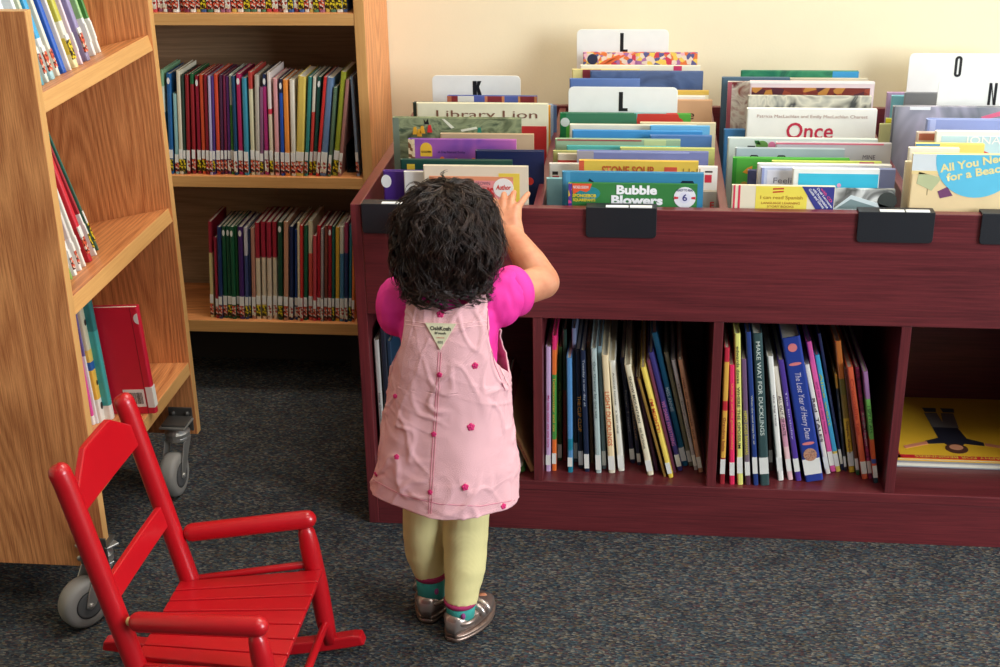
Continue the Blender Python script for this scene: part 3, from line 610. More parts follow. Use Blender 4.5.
# ---------------------------------------------------------------- bin books, front covers to us
BZ = BINZ+.0004
def bin_book(xl, xr, yt, Y, col, label, t=.009, group=None, tilt=0, pb=False, lean=0):
    A = aY(xl, yt+1.2, Y); B = aY(xr, yt+1.2, Y); h = (A.z+B.z)/2 - BZ; w = B.x-A.x
    o = book('picture_book', (A.x, Y+t/2, BZ), (0,0,0), h, w, t, col, c=.0008 if pb else .002)
    o.rotation_euler = (0, 0, -PI/2); tag(o, label, 'book', group); o['w'] = w; o['hh'] = h; o['tt'] = t
    return o
# on the front cover: u = metres from the spine side, v = metres down from the top
def patch(o, u0, u1, v0, v1, col, nm='cover_art', e=.0004):
    T = o['tt']/2; h = o['hh']; b = MB(); b.box(T-.0002, u0, h-v1, T+e, u1, h-v0); return b.build(nm, asmat(col), o)
def poly(o, pts, col, nm='cover_art', e=.0005):
    T = o['tt']/2; h = o['hh']; b = MB(); b.prism([(u, h-v) for u, v in pts], lambda u, v, t: Vector((t, u, v)), T-.0002, T+e); return b.build(nm, asmat(col), o, fixn=True)
def ctext(o, s, u, v, W, H, col, e=.0007, bold=.0, shear=0, nm='title', spacing=1):
    text(o, s, (o['tt']/2, u, o['hh']-v-H), (0,1,0), (0,0,1), W, H, mat(col, .5), e, bold, nm, 0, shear, spacing)
def circ(cu, cv, r, n=20, sq=1): return [(cu+r*math.cos(2*PI*a/n), cv+sq*r*math.sin(2*PI*a/n)) for a in range(n)]
def zc(z, px): return px*(.00166)   # only used for rough sizes
def Z(f, ox, oy, s): return f
def bins(s, ox, oy): return lambda x0, x1, y: (ox+x0/s, ox+x1/s, oy+y/s)
gK = 'picture books in the first bin'; gL = 'picture books in the second bin'; gM = 'picture books in the third bin'; gN = 'picture books in the fourth bin'
# ---- first bin
o = bin_book(423, 528, 165, .035, [(0,(226,214,190))], 'cream picture book with red title and round seal, nearest the child\'s hand', .008, gK)
patch(o, .012, .155, .022, .15, (236,150,150)); patch(o, .13, .166, .012, .15, (232,206,80), e=.0003); patch(o, .01, .155, .018, .025, (226,150,110), e=.0006)
ctext(o, 'AUTHOR BROWN', .06, .027, .055, .006, (110,90,110)); ctext(o, "ARTHUR'S", .030, .037, .093, .021, (200,40,50), bold=.04)
poly(o, circ(.138, .038, .0175), (240,238,232), 'seal', .0009); ctext(o, 'Author', .125, .032, .026, .009, (206,40,40), .0012, .03, .2, 'seal_lettering')
poly(o, circ(.03,.07,.014), (206,150,70)); poly(o, circ(.016,.045,.006), (120,100,40))
o = bin_book(403.5, 470, 171, .052, (226,224,220), 'white picture book between the purple and cream ones, behind child\'s hair', .008, gK)
o = bin_book(382.5, 460, 170.5, .068, (74,40,128), 'deep purple picture book with white oval sticker, left of first bin', .012, gK)
poly(o, circ(.006, .018, .009, 20, 1.3), (236,236,236), 'round_sticker')
o = bin_book(400, 512, 159, .10, (24,70,60), 'dark green picture book with small yellow emblem, first bin', .009, gK)
patch(o, .012, .026, .008, .018, (226,190,60)); 
o2_ = bin_book(475, 543.7, 150, .15, (24,34,76), 'navy blue book at right of the first bin, red flower low down', .012, gK)
poly(o2_, circ(.098,.055,.007), (200,50,40)); poly(o2_, circ(.085,.08,.008), (206,90,60))
o = bin_book(408, 516, 138.5, .20, art([(60,50,150),(92,62,160),(160,90,170),(200,110,180)], 5, (.4,1,1), 'noise'), 'violet blue picture book with orange sunburst logo, first bin', .009, gK)
patch(o, .0, .012, .0, .15, art([(214,190,150),(120,80,50),(226,200,160)], 180), e=.0003)
poly(o, [(.022,.032),(.022,.018)] + [(.033+.011*math.cos(PI-a*PI/10), .018-.012*math.sin(a*PI/10)) for a in range(11)] + [(.044,.018),(.044,.032)], (240,190,60), 'sunburst_logo')
ctext(o, 'GOLDEN', .024, .021, .018, .004, (60,40,20), .0009, .02); ctext(o, 'A Day Named Today', .055, .021, .05, .006, (40,30,90))
for u, v, r in ((.062,.036,.004),(.088,.04,.005),(.12,.038,.004)): poly(o, circ(u,v,r), (226,110,60))
o = bin_book(440, 533.6, 133, .25, (196,170,136), 'tan picture book edge right of the forest one, first bin', .009, gK)
o = bin_book(392.3, 521, 117, .30, art([(62,70,52),(104,114,84),(148,158,120),(70,86,66)], 22, (1,1,1.6), 'noise'), 'mossy green forest picture book with coloured figures, first bin', .012, gK)
patch(o, 0, .012, 0, .2, (116,130,112), e=.0003)
for u, v, c in ((.042,.018,(230,170,50)),(.05,.022,(230,170,50)),(.056,.016,(230,170,50)),(.07,.014,(214,50,50)),(.165,.018,(40,130,110))):
    poly(o, [(u-.004,v+.014),(u-.002,v),(u+.003,v-.001),(u+.006,v+.014)], c, 'cover_figure')
for pts in ([(.095,.002),(.1,.002),(.118,.018),(.112,.02)], [(.13,.022),(.16,.016),(.162,.02),(.132,.026)]): poly(o, pts, (226,226,206), 'cover_art')
poly(o, [(.06,.0015),(.064,.008),(.068,.001),(.07,.012),(.061,.012)], (30,30,30), 'cover_figure')
o = bin_book(416, 548, 102.5, .42, (232,226,196), 'tall cream picture book with large serif title over red lower cover', .011, gK)
patch(o, .1, o['w']-.003, .044, .2, (200,50,50)); ctext(o, 'Library Lion', .040, .0135, .2, .0195, (124,84,66), .0009, .0)
patch(o, .085, .19, .034, .044, art([(50,50,50),(226,220,200),(90,80,70)], 220, (2,1,.2)), e=.0011)
o = bin_book(412.5, 500, 102, .445, (52,66,60), 'dark green book edge left behind the tall cream one', .012, gK)
bin_book(470, 550.3, 104, .47, (226,160,50), 'thin orange book edge right behind the tall cream one', .006, gK)
bin_book(476, 553, 103.5, .492, (160,180,210), 'pale blue book edge right of the thin orange one, first bin', .01, gK)
bin_book(480, 556.5, 104.5, .515, (96,120,160), 'slate blue book edge, rightmost at the back of first bin', .01, gK)
o = bin_book(447, 537, 95, .555, (70,90,160), 'book with blue and maroon checked top edge before the K card', .01, gK)
w = o['w']
for i, (a, c_, ) in enumerate([(0,(190,110,80)),(.05,(140,50,50)),(.12,(236,232,220)),(.3,(90,100,170)),(.42,(210,130,90)),(.45,(140,50,54)),(.61,(216,140,90)),(.64,(92,104,170)),(.79,(220,150,90)),(.815,(144,52,54)),(.97,(216,140,90))]):
    nx = ([.05,.12,.3,.42,.45,.61,.64,.79,.815,.97,1])[i]; patch(o, w*a, w*nx, .0, .06, c_)
# ---- second bin
o = bin_book(568.5, 697.7, 182.5, .028, (58,130,66), 'green picture book with white bubbly title at front of second bin', .006, gL, pb=True)
w = o['w']; patch(o, 0, .006, 0, .2, art([(226,80,140),(90,60,150),(230,190,60)], 120)); 
poly(o, [(.006,.001),(.04,.001),(.036,.012),(.03,.016),(.02,.013),(.008,.02)], (232,90,50), 'orange_splat_logo'); ctext(o, 'NICKELODEON', .008, .0045, .026, .005, (245,235,230), .0009, .02, .1, 'logo_lettering')
poly(o, circ(.034,.018,.02,14,.6), (40,140,150), 'cover_art', .0003)
ctext(o, 'SPONGEBOB', .007, .019, .04, .006, (226,206,60), .0009, .04); ctext(o, 'SQUAREPANTS', .008, .027, .038, .006, (226,206,60), .0009, .04)
ctext(o, 'Bubble', w*.375, .0025, w*.315, .0165, (250,250,250), .0009, .045); ctext(o, 'Blowers', w*.335, .0205, w*.4, .0165, (250,250,250), .0009, .045)
poly(o, circ(w*.905, .023, .0185), (236,236,240), 'badge', .0008); poly(o, circ(w*.905,.023,.010), (226,226,240), 'badge', .001); ctext(o, '6', w*.905-.004, .0165, .008, .0125, (60,60,130), .0013, .02, 0, 'badge_number')
ctext(o, 'READY TO READ', w*.905-.014, .008, .028, .004, (60,60,110), .0012, .02, 0, 'badge_lettering')
for s_ in (-1, 1): poly(o, [(w*.905+s_*.011,.022),(w*.905+s_*.018,.021),(w*.905+s_*.018,.026),(w*.905+s_*.011,.025)], (206,50,60), 'badge', .0011)
o = bin_book(562, 704, 171.5, .048, (62,140,180), 'blue teal picture book right behind the green bubbly titled one', .009, gL)
poly(o, [(.045,.016),(.047,.011),(.056,.018)], (20,40,60)); poly(o, [(.2,.019),(.204,.013),(.222,.013),(.226,.02)], (20,40,60)); patch(o, .006, .014, 0, .2, (80,160,200))
o = bin_book(650, 716.8, 190, .068, (176,164,148), 'greyish tan book at right front corner of the second bin', .009, gL); ctext(o, 'E', .105-.002, .018, .007, .012, (206,50,50), bold=.03)
o = bin_book(546.2, 610, 177.8, .088, (150,200,206), 'pale aqua thin book at left front of the second bin', .009, gL)
o = bin_book(549, 632, 163, .135, (232,224,214), 'white picture book with dark and red marks, left in second bin', .009, gL); patch(o, .006, .016, .014, .02, (40,30,30)); patch(o, .006, .018, .022, .028, (180,40,50))
o = bin_book(640, 717.8, 165.5, .122, (236,230,222), 'white picture book with red square at right of second bin', .009, gL); patch(o, .125-.012, .125, .014, .028, (206,50,70)); patch(o, .113, .126, .007, .010, (60,40,40))
o = bin_book(579, 698.7, 160, .105, (226,188,76), 'golden yellow picture book with red lettering in second bin', .009, gL)
patch(o, 0, .009, 0, .2, (216,90,60)); ctext(o, 'STONE SOUP', .04, .009, .09, .016, (196,90,40), bold=.03); patch(o, .148, .17, .01, .02, (206,80,60)); ctext(o, 'Hall', .18, .012, .03, .012, (150,120,50))
o = bin_book(577, 708.7, 150.5, .18, (120,128,178), 'periwinkle picture book with grey spine strip, second bin', .009, gL); patch(o, 0, .03, 0, .2, (160,156,166)); patch(o, .03,.2,.0,.003,(150,160,206))
bin_book(557.5, 610, 153, .198, [(0,(206,70,60)),(.95,(226,214,190))], 'small red book at left edge, middle of second bin', .008, gL)
bin_book(553, 600, 150, .215, (190,190,120), 'olive book corner left of the small red one', .007, gL)
bin_book(620, 715, 147, .228, (206,206,120), 'pale lime book at right, middle of second bin', .008, gL)
bin_book(566.6, 680, 145.3, .246, (90,180,176), 'turquoise thin book before the sage one, second bin', .007, gL)
o = bin_book(555, 680.6, 138.5, .268, (160,184,150), 'sage green picture book with reddish top edge, second bin', .01, gL); patch(o, .004, .16, 0, .003, (160,80,80)); patch(o, .165,.205,0,.012,(196,206,150))
bin_book(650, 712, 134.7, .30, (84,124,180), 'steel blue book at right behind the sage one, second bin', .009, gL)
bin_book(572, 702.5, 130, .32, (66,146,206), 'bright blue wide picture book, middle of second bin', .01, gL)
bin_book(650, 710, 125, .345, (110,180,220), 'light blue book right of the wide cream one, second bin', .008, gL)
o = bin_book(569.5, 697, 124, .365, (232,226,206), 'wide cream picture book behind the bright blue one, second bin', .009, gL)
bin_book(640, 716, 121.8, .395, (220,206,170), 'beige book corner behind the light blue one, second bin', .009, gL)
o = bin_book(560, 691, 112.5, .425, art([(40,130,60),(110,170,170),(80,160,60),(196,60,50),(60,120,90)], 14, (1,1,.8)), 'picture book with green, red and teal artwork before the front letter card', .01, gL)
patch(o, 0, .012, 0, .1, (20,110,60)); poly(o, circ(.01,.018,.009), (206,214,206), 'round_sticker')
o = bin_book(600, 712.5, 99, .50, (206,160,120), 'terracotta tan picture book with dark handwriting, right of letter card', .01, gL); ctext(o, 'Time', .12, .02, .068, .018, (60,40,30), shear=.2)
bin_book(600, 705, 95, .52, (232,226,214), 'white book edge above the terracotta one, second bin', .009, gL)
bin_book(600, 709, 89.5, .54, [(0,(232,222,190)),(.97,(214,176,80))], 'book with gold top edge right of the front letter card', .009, gL)
bin_book(569.5, 640, 78, .56, [(0,(60,90,160)),(.9,(90,120,180))], 'small royal blue book left behind the front letter card', .009, gL)
o = bin_book(590, 703.4, 70.5, .582, art([(64,84,124),(84,104,144),(60,76,110)], 10, (1,1,2), 'noise'), 'slate blue picture book with painted sky, back of second bin', .012, gL); poly(o, circ(.09,.03,.012,14,.6), (150,140,90))
o = bin_book(572, 640, 68.5, .604, [(0,(226,210,140))], 'pale yellow and maroon book left behind the slate blue one', .009, gL); patch(o, .022, .06, 0, .1, (150,60,70))
o = bin_book(580, 700.5, 64.5, .624, (236,228,206), 'cream book edge under the cartoon strip book, back of second bin', .009, gL); patch(o, .193,.21,0,.01,(206,60,100))
o = bin_book(583, 697.7, 51.5, .65, art([(226,120,60),(236,180,190),(206,60,80),(90,90,140),(236,200,90),(230,210,190),(170,110,160)], 120), 'picture book with busy pink and orange pictures under back letter card', .009, gL)
poly(o, circ(.02,.014,.011), (40,44,70)); 
for u in (.045, .055): poly(o, [(u-.02,.03),(u,.016),(u+.03,.004),(u+.034,.006),(u+.004,.022),(u-.014,.034)], (230,110,60))
patch(o, .112,.1125,0,.05,(120,40,60))
# ---- third bin
o = bin_book(800, 895.6, 188, .045, art([(190,190,180),(90,90,86),(226,226,220),(160,170,170)], 16, (1,1,1), 'noise'), 'book with grey photograph of a house at front of third bin', .008, gM)
poly(o, [(.055,.036),(.085,.010),(.15,.03),(.15,.036)], (216,226,226), 'house_roof'); poly(o, [(.062,.034),(.085,.017),(.14,.034)], (130,150,150), 'house_gable', .0007); poly(o, circ(.145,.02,.016), (60,64,60), 'cover_tree')
o = bin_book(732, 835.6, 184.6, .028, (238,228,200), 'cream and yellow language book with navy corner, front of third bin', .006, gM, pb=True)
w = o['w']; patch(o, .003, .006, 0, .1, (226,60,90)); patch(o, .011, .0145, 0, .1, (226,60,90)); patch(o, .04, .125, .001, .1, (244,226,90), e=.0003)
poly(o, [(w*.68,.001),(w-.001,.001),(w-.001,.05),(w*.86,.05)], (60,64,140), 'navy_corner', .0006)
for q, (s_, c_) in enumerate([('with CD', (220,80,130)), ('Dual Language', (236,236,240)), ('with Pronunciation', (236,236,240)), ('Guide and Games', (236,236,240))]):
    a = math.radians(-52); du = Vector((0, math.cos(a), math.sin(a))); dv = Vector((0, -math.sin(a), math.cos(a)))
    text(o, s_, (o['tt']/2, w*.855-q*.0065+.0, o['hh']-.0045-q*.0005), du, dv, .03+(q > 0)*.012, .0045, mat(c_, .5), .0009, .02, 'corner_lettering')
poly(o, [(.068,.0045),(.086,.0035),(.086,.006),(.068,.007)], (200,50,40)); poly(o, [(.068,.010),(.086,.0085),(.086,.011),(.068,.0125)], (200,50,40))
ctext(o, 'I can read Spanish', .048, .017, .07, .008, (190,150,50), .0008, .01); ctext(o, 'LANGUAGE LEARNING', .05, .028, .064, .004, (190,140,60), .0008, .02); ctext(o, 'STORY BOOKS', .06, .034, .044, .004, (190,140,60), .0008, .02)
o = bin_book(793, 880, 168, .062, (240,240,232), 'white book with turquoise panel and tiny pink dot, third bin', .009, gM); patch(o, .01, .142, .008, .05, (60,186,214)); poly(o, circ(.078,.028,.0035), (230,160,190), 'pink_dot', .0008)
o = bin_book(761, 840, 167, .085, (196,204,230), 'lavender grey book with thin handwritten title, third bin', .009, gM); patch(o, .002, .006, 0, .1, (150,160,206)); ctext(o, 'Feelings', .022, .017, .054, .013, (110,110,130)); patch(o, .011,.09,.004,.06,(220,220,232),e=.0003)
bin_book(830, 896, 168, .09, (150,160,206), 'periwinkle book edge at right front of the third bin', .009, gM)
bin_book(757.6, 892, 163.5, .112, (240,238,232), 'wide white picture book edge behind the lavender grey one', .01, gM)
bin_book(748, 800, 169.5, .132, (76,84,130), 'small indigo book left in the third bin beside the green one', .008, gM)
o = bin_book(772, 882, 160.5, .152, [(0,(226,230,190)),(.97,(206,220,110))], 'pale lime book edge with magenta end, third bin', .008, gM); patch(o, .15,.175,0,.004,(200,60,120))
o = bin_book(733, 850, 157.4, .172, (84,176,66), 'bright green picture book with orange animal, third bin', .01, gM); patch(o, 0,.007,0,.12,(50,150,50)); poly(o, [(.018,.026),(.026,.018),(.035,.014),(.034,.02),(.042,.024),(.03,.03)], (226,150,50)); poly(o, circ(.022,.05,.007), (196,150,60))
o = bin_book(735.6, 845, 147.6, .205, (176,190,196), 'blue grey book with two small dark arcs, third bin', .009, gM)
for u in (.024, .072): poly(o, [(u,.017),(u+.004,.012),(u+.015,.012),(u+.019,.017),(u+.014,.0145),(u+.005,.0145)], (40,40,44))
o = bin_book(776, 892, 142, .235, (196,192,196), 'light grey wide book with pink top line, third bin', .009, gM); patch(o, .0,.19,0,.003,(226,120,140)); ctext(o, 'MINE', .155, .021, .022, .008, (80,70,90))
o = bin_book(728, 878, 137.6, .27, (218,228,218), 'white mint picture book with green and pink dabs, third bin', .01, gM); poly(o, circ(.062,.013,.011,16,.8), (110,160,80)); poly(o, circ(.08,.013,.007), (230,130,170)); patch(o,.036,.05,.014,.018,(40,40,40)); poly(o, [(.048,.004),(.056,.004),(.06,.012),(.05,.01)], (60,120,60))
bin_book(724, 745, 128.5, .425, (60,120,170), 'mid blue book corner at left of the third bin', .01, gM)
bin_book(737, 760, 129.5, .435, (40,40,46), 'black book corner left of the big white titled book', .009, gM)
o = bin_book(747, 877.6, 108, .40, (242,240,230), 'big white picture book with red handwritten title, third bin', .012, gM)
w = o['w']; ctext(o, 'Once', w*.315, .026, w*.36, .032, (196,40,70), .0008, .012, .05); ctext(o, 'Patricia MacLachlan and Emily MacLachlan Charest', w*.08, .011, w*.85, .008, (176,140,130))
o = bin_book(748, 872, 95, .45, art([(226,224,206),(110,116,116),(214,210,190),(60,64,66),(232,230,216)], 12, (1,1,.6), 'noise'), 'black and white painted picture book behind the big white one', .009, gM)
o = bin_book(750, 875, 80.5, .50, (226,206,206), 'picture book with brown and red rosette band, third bin', .01, gM); patch(o, .004, o['w']-.008, .012, .04, art([(120,50,40),(190,130,60),(84,40,50),(150,70,50)], 60)); patch(o,.0,o['w'],.0,.004,(240,236,230))
o = bin_book(728, 800, 81, .53, art([(150,60,50),(226,220,206),(120,40,44)], 30, (1,1,1), 'noise'), 'red and white mottled book at left of third bin', .01, gM); patch(o,0,.008,0,.1,(170,90,100))
bin_book(722, 790, 76.5, .56, (84,110,130), 'tall blue grey book standing leftmost in the third bin', .01, gM)
bin_book(790, 868, 77.5, .58, (206,196,170), 'beige book edge below the dark emerald one, third bin', .009, gM)
o = bin_book(741, 859, 70, .61, art([(30,110,84),(60,140,100),(30,80,70)], 16, (1,1,1), 'noise'), 'emerald green picture book with blue end, back of third bin', .01, gM); patch(o, o['w']*.78, o['w'], 0, .05, (60,150,200))
# ---- fourth bin
o = bin_book(913.4, 1040, 153.5, .032, (236,210,160), 'beach picture book with big blue circle title, front of fourth bin', .01, gN)
patch(o, 0, .052, 0, .028, (220,226,226), e=.0003); patch(o, .0, .1, .028, .034, (240,214,150), e=.0005)
cpts = [(u, max(v, .0005)) for u, v in circ(.105, .005, .068, 40)]; poly(o, cpts, (100,196,226), 'blue_circle', .0006)
text(o, 'All You Need', (o['tt']/2, .046, o['hh']-.031), (0,1,.2), (0,-.2,1), .112, .014, mat((240,226,160)), .0009, .03)
text(o, 'for a Beach', (o['tt']/2, .058, o['hh']-.046), (0,1,.2), (0,-.2,1), .095, .014, mat((240,226,160)), .0009, .03)
poly(o, [(.012,.03),(.05,.04),(.035,.062),(.01,.05)], (190,196,150), 'beach_umbrella'); poly(o, [(.045,.063),(.06,.055),(.07,.07),(.05,.075)], (120,70,110), 'cover_figure'); patch(o, .028,.0288,.035,.07,(110,100,70))
bin_book(905.6, 960, 161, .065, (236,226,196), 'cream thin book left behind the beach one', .009, gN)
bin_book(909, 960, 147, .09, (238,234,216), 'ivory book corner behind the cream thin one, fourth bin', .009, gN)
o = bin_book(936, 1050, 130.7, .16, (240,238,226), 'white bordered picture book with red wedge drawing, fourth bin', .01, gN)
patch(o, .01, .18, .008, .1, (190,220,226)); poly(o, [(.036,.038),(.05,.02),(.1,.04)], (206,80,80), 'red_wedge', .0007); ctext(o, 'JONAH', .05, .008, .075, .018, (240,240,236), .0009, .0, 0)
o = bin_book(916, 985, 142.8, .13, (240,220,120), 'yellow and pink book corner left of the white bordered one', .009, gN); patch(o, .018,.04,.006,.03,(220,110,140)); patch(o,0,.04,0,.004,(90,150,190))
o = bin_book(917, 985, 131.5, .185, (226,206,190), 'brown and white book corner behind the yellow pink one', .009, gN); patch(o, .004,.06,.002,.014,(190,110,90))
o = bin_book(927, 1050, 119, .28, (150,164,214), 'periwinkle blue hardback before the glossy grey book, fourth bin', .014, gN); patch(o, .006, .016, 0, .1, (180,190,230))
bin_book(880, 893, 123, .43, (206,206,150), 'khaki thin book at left edge of fourth bin', .007, gN)
o = bin_book(886, 906, 117.5, .445, (170,190,100), 'green and yellow small book at left edge of fourth bin', .007, gN); patch(o,.0,.012,0,.008,(236,220,60)); poly(o, circ(.018,.025,.01), (60,120,60))
o = bin_book(893.6, 1050, 106, .39, art([(150,150,156),(190,184,200),(130,134,140),(204,200,206)], 7, (1,1,.5), 'noise', .15), 'glossy grey picture book with a pink stroke, fourth bin', .012, gN)
patch(o, .03, .068, 0, .006, (236,236,236)); poly(o, [(.162,.018),(.2,.006),(.26,.004),(.26,.010),(.205,.014),(.165,.024)], (230,110,140), 'pink_stroke'); patch(o, 0,.003,0,.2,(90,90,96))
bin_book(905, 1000, 92, .53, (150,154,164), 'grey book edge between the two right letter cards', .01, gN)
o = bin_book(892, 960, 95, .56, (130,196,210), 'aqua blue book left behind the glossy grey book, fourth bin', .01, gN); patch(o,.025,.026,0,.06,(220,236,236))
bin_book(887.3, 950, 91.8, .59, (190,160,196), 'lilac bordered book at back left of fourth bin', .01, gN)
# ---- letter cards
cardm = mat((238,238,232), .35, name='white_plastic')
def card(xl, xr, yt, Y, letter, label, lx0, lx1, ly0, ly1, tilt=0):
    A = aY(xl, yt, Y); B = aY(xr, yt, Y); w = B.x-A.x; h = (A.z+B.z)/2-BZ; r = .01
    ar = lambda cx, cz, a0: [(cx+r*math.cos(a0+k*PI/8), cz+r*math.sin(a0+k*PI/8)) for k in range(5)]
    pts = [(0, 0), (w, 0)] + ar(w-r, h-r, 0) + ar(r, h-r, PI/2)
    b = MB(); b.prism(pts, lambda u, v, t: Vector((u, t, v)), -.001, .001)
    o = b.build('letter_divider_card', cardm, bev=.0004, fixn=True); o.location = (A.x, Y, BZ); o.rotation_euler = (0, tilt, 0); tag(o, label, 'divider card')
    P = aY(lx0, ly1, Y-.001) - o.location; Q = aY(lx1, ly0, Y-.001) - o.location
    blk = mat((26,26,28), .4)
    def bar(x0, x1, z0, z1, nm='letter'):
        pass
    x0, x1, z0, z1 = P.x, Q.x, P.z, Q.z; st = (x1-x0)*.45; b = MB()
    if letter == 'L': b.prism([(x0,z0),(x1,z0),(x1,z0+st*.75),(x0+st,z0+st*.75),(x0+st,z1),(x0,z1)], lambda u, v, t: Vector((u,t,v)), -.0016, -.0009)
    elif letter == 'K':
        m = (z0+z1)/2
        b.prism([(x0,z0),(x0+st,z0),(x0+st,m-.004),(x1-st*1.05,z0),(x1,z0),(x0+st*1.6,m+.003),(x1,z1),(x1-st*1.05,z1),(x0+st,m+.004),(x0+st,z1),(x0,z1)], lambda u, v, t: Vector((u,t,v)), -.0016, -.0009)
    elif letter == 'N':
        st *= .72
        b.prism([(x0,z0),(x0+st,z0),(x0+st,z1-st*2.2),(x1-st,z0),(x1,z0),(x1,z1),(x1-st,z1),(x1-st,z0+st*2.2),(x0+st,z1),(x0,z1)], lambda u, v, t: Vector((u,t,v)), -.0016, -.0009)
    else:
        cx = (x0+x1)/2; R1_, R2_ = (x1-x0)/2, (x1-x0)/2-st*.8
        def stad(r, n=8): return [(cx+r*math.cos(k*PI/n), z1-R1_+r*math.sin(k*PI/n)) for k in range(n+1)] + [(cx-r*math.cos(k*PI/n), z0+R1_-r*math.sin(k*PI/n)) for k in range(n+1)]
        a, c_ = stad(R1_), stad(R2_); n = len(a)
        V = [Vector((u, t, v)) for t in (-.0016, -.0009) for ring in (a, c_) for u, v in ring]; F = []
        for k in range(n):
            k2 = (k+1) % n; F += [(k, k2, n+k2, n+k), (2*n+k, 3*n+k, 3*n+k2, 2*n+k2), (k, 2*n+k, 2*n+k2, k2), (n+k, n+k2, 3*n+k2, 3*n+k)]
        b.add(V, F)
    b.build('letter', blk, o, fixn=True)
card(432, 520.4, 75.5, .62, 'K', 'white K letter card standing at the back of the first bin', 473, 481.5, 81, 95)
card(568.5, 678, 87, .462, 'L', 'white L letter card standing mid bin, nearer of the two L cards', 618.7, 628, 92, 111)
card(577, 669, 29.5, .69, 'L', 'white L letter card at the wall, farther of the two L cards', 620, 628, 33, 52)
card(939, 1045, 80, .46, 'N', 'white N letter card at right edge, in front of the O card', 987, 998, 83, 105)
card(910, 1035, 53.5, .69, 'O', 'white O letter card at the back of the fourth bin', 953.5, 963, 56, 77)
# ---------------------------------------------------------------- red child's rocking chair
RED = mat((184, 14, 26), .32, coat=.25, bump=.05, bscale=90, name='red_gloss_paint', var=.08)
ch = empty('rocking_chair', (-.62, -.55, 0)); tag(ch, 'small red painted wooden child\'s rocking chair in the lower left foreground', 'chair')
CY = -.55
def yb_(s, x): # half width grows to the front
    return CY + s*(.11 + .03*(x+.72)/.23)
def post_x(z): return -.76 + (.455-z)*.216
for s in (-1, 1):
    yb = CY + s*.11; dx = 0 if s > 0 else -.008
    b = MB(); P = []; Rr = []
    for k in range(6):
        a = PI/2*k/5; P.append((post_x(.462)+dx - (1-math.sin(a))*.002, yb, .462+.008 - .014*(1-math.cos(a)) )); Rr.append(max(.0155*math.sin(a), .001))
    for z in (.44, .3, .2, .12, .03): P.append((post_x(z)+dx, yb, z)); Rr.append(.0155)
    P.append((post_x(.018)+dx, yb, .018)); Rr.append(.0135)
    b.tube(P, Rr, 22); wpart(b, 'back_post', RED, ch, smooth=True, fixn=True)
    yf = CY + s*.142
    b = MB(); P = [(-.512, yf, .238), (-.511, yf, .234), (-.509, yf, .226), (-.506, yf, .20), (-.497, yf, .13), (-.49, yf, .06), (-.485, yf, .022)]
    b.tube(P, [.006,.010,.013,.0155,.0155,.0145,.012], 20); wpart(b, 'front_post', RED, ch, smooth=True, fixn=True)
    b = MB(); b.rod((post_x(.225)+.012, CY+s*.118, .228), (-.492, CY+s*.144, .249), .0145, 20, rnd=1.0)
    wpart(b, 'armrest', RED, ch, smooth=True, fixn=True)
    b = MB(); b.rod((post_x(.15), CY+s*.112, .148), (-.5, yf, .168), .006, 12); wpart(b, 'side_spindle', RED, ch, smooth=True)
    # rocker: curved board on edge
    pts = []; N_ = 22; xa, xb = -.845, -.428; xc = -.625
    f = lambda x: .0006 + (x-xc)**2*.46
    xs = [xa+(xb-xa)*k/N_ for k in range(N_+1)]
    bot = [(x, f(x)) for x in xs]; top = [(x, f(x)+.021) for x in xs]
    top[-1] = (xb-.006, f(xb)+.017); top[0] = (xa+.004, f(xa)+.016)
    b = MB()
    yo = lambda u: CY + s*(.113 + .030*(u+.72)/.23)
    n = len(xs); V = []; F = []
    for k in range(n):
        (xb_, zb_), (xt_, zt_) = bot[k], top[k]
        V += [(xb_, yo(xb_)-.011, zb_), (xb_, yo(xb_)+.011, zb_), (xt_, yo(xt_)+.011, zt_), (xt_, yo(xt_)-.011, zt_)]
    for k in range(n-1):
        for j in range(4): F.append((4*k+j, 4*k+(j+1) % 4, 4*k+4+(j+1) % 4, 4*k+4+j))
    F += [(3,2,1,0), (4*n-4,4*n-3,4*n-2,4*n-1)]
    b.add(V, F); wpart(b, 'rocker', RED, ch, bev=.003, fixn=True)
# crest rail and lower slat: boards between the posts, leaning with them
def board(pts, th, nm):
    b = MB()
    def f(y, z, t):
        bow = -.001*(1-((y-CY)/.11)**2)
        return Vector((post_x(z) + bow + t - .004*(1-(y-CY)/.11)*.5, y, z))
    top = pts
    # grid across y so the board can bow
    ny = 14; ys = [CY-.105+.21*k/ny for k in range(ny+1)]; V = []; F = []
    for y in ys:
        z0, z1 = pts(y)
        for zz in (z0, z1):
            for t in (-th/2, th/2): V.append(f(y, zz, t))
    for k in range(ny):
        a = 4*k; c = a+4
        F += [(a, c, c+1, a+1), (a+2, a+3, c+3, c+2), (a, a+2, c+2, c), (a+1, c+1, c+3, a+3)]
    F += [(0,1,3,2), (4*ny, 4*ny+2, 4*ny+3, 4*ny+1)]
    b.add(V, F); wpart(b, nm, RED, ch, bev=.002, fixn=True)
def crest(y):
    u = abs(y-CY)/.105; top = .460 if u < .42 else .460 - (u-.42)/.58*.040
    return (.391, top)
board(crest, .010, 'crest_rail'); board(lambda y: (.252, .287), .009, 'back_slat')
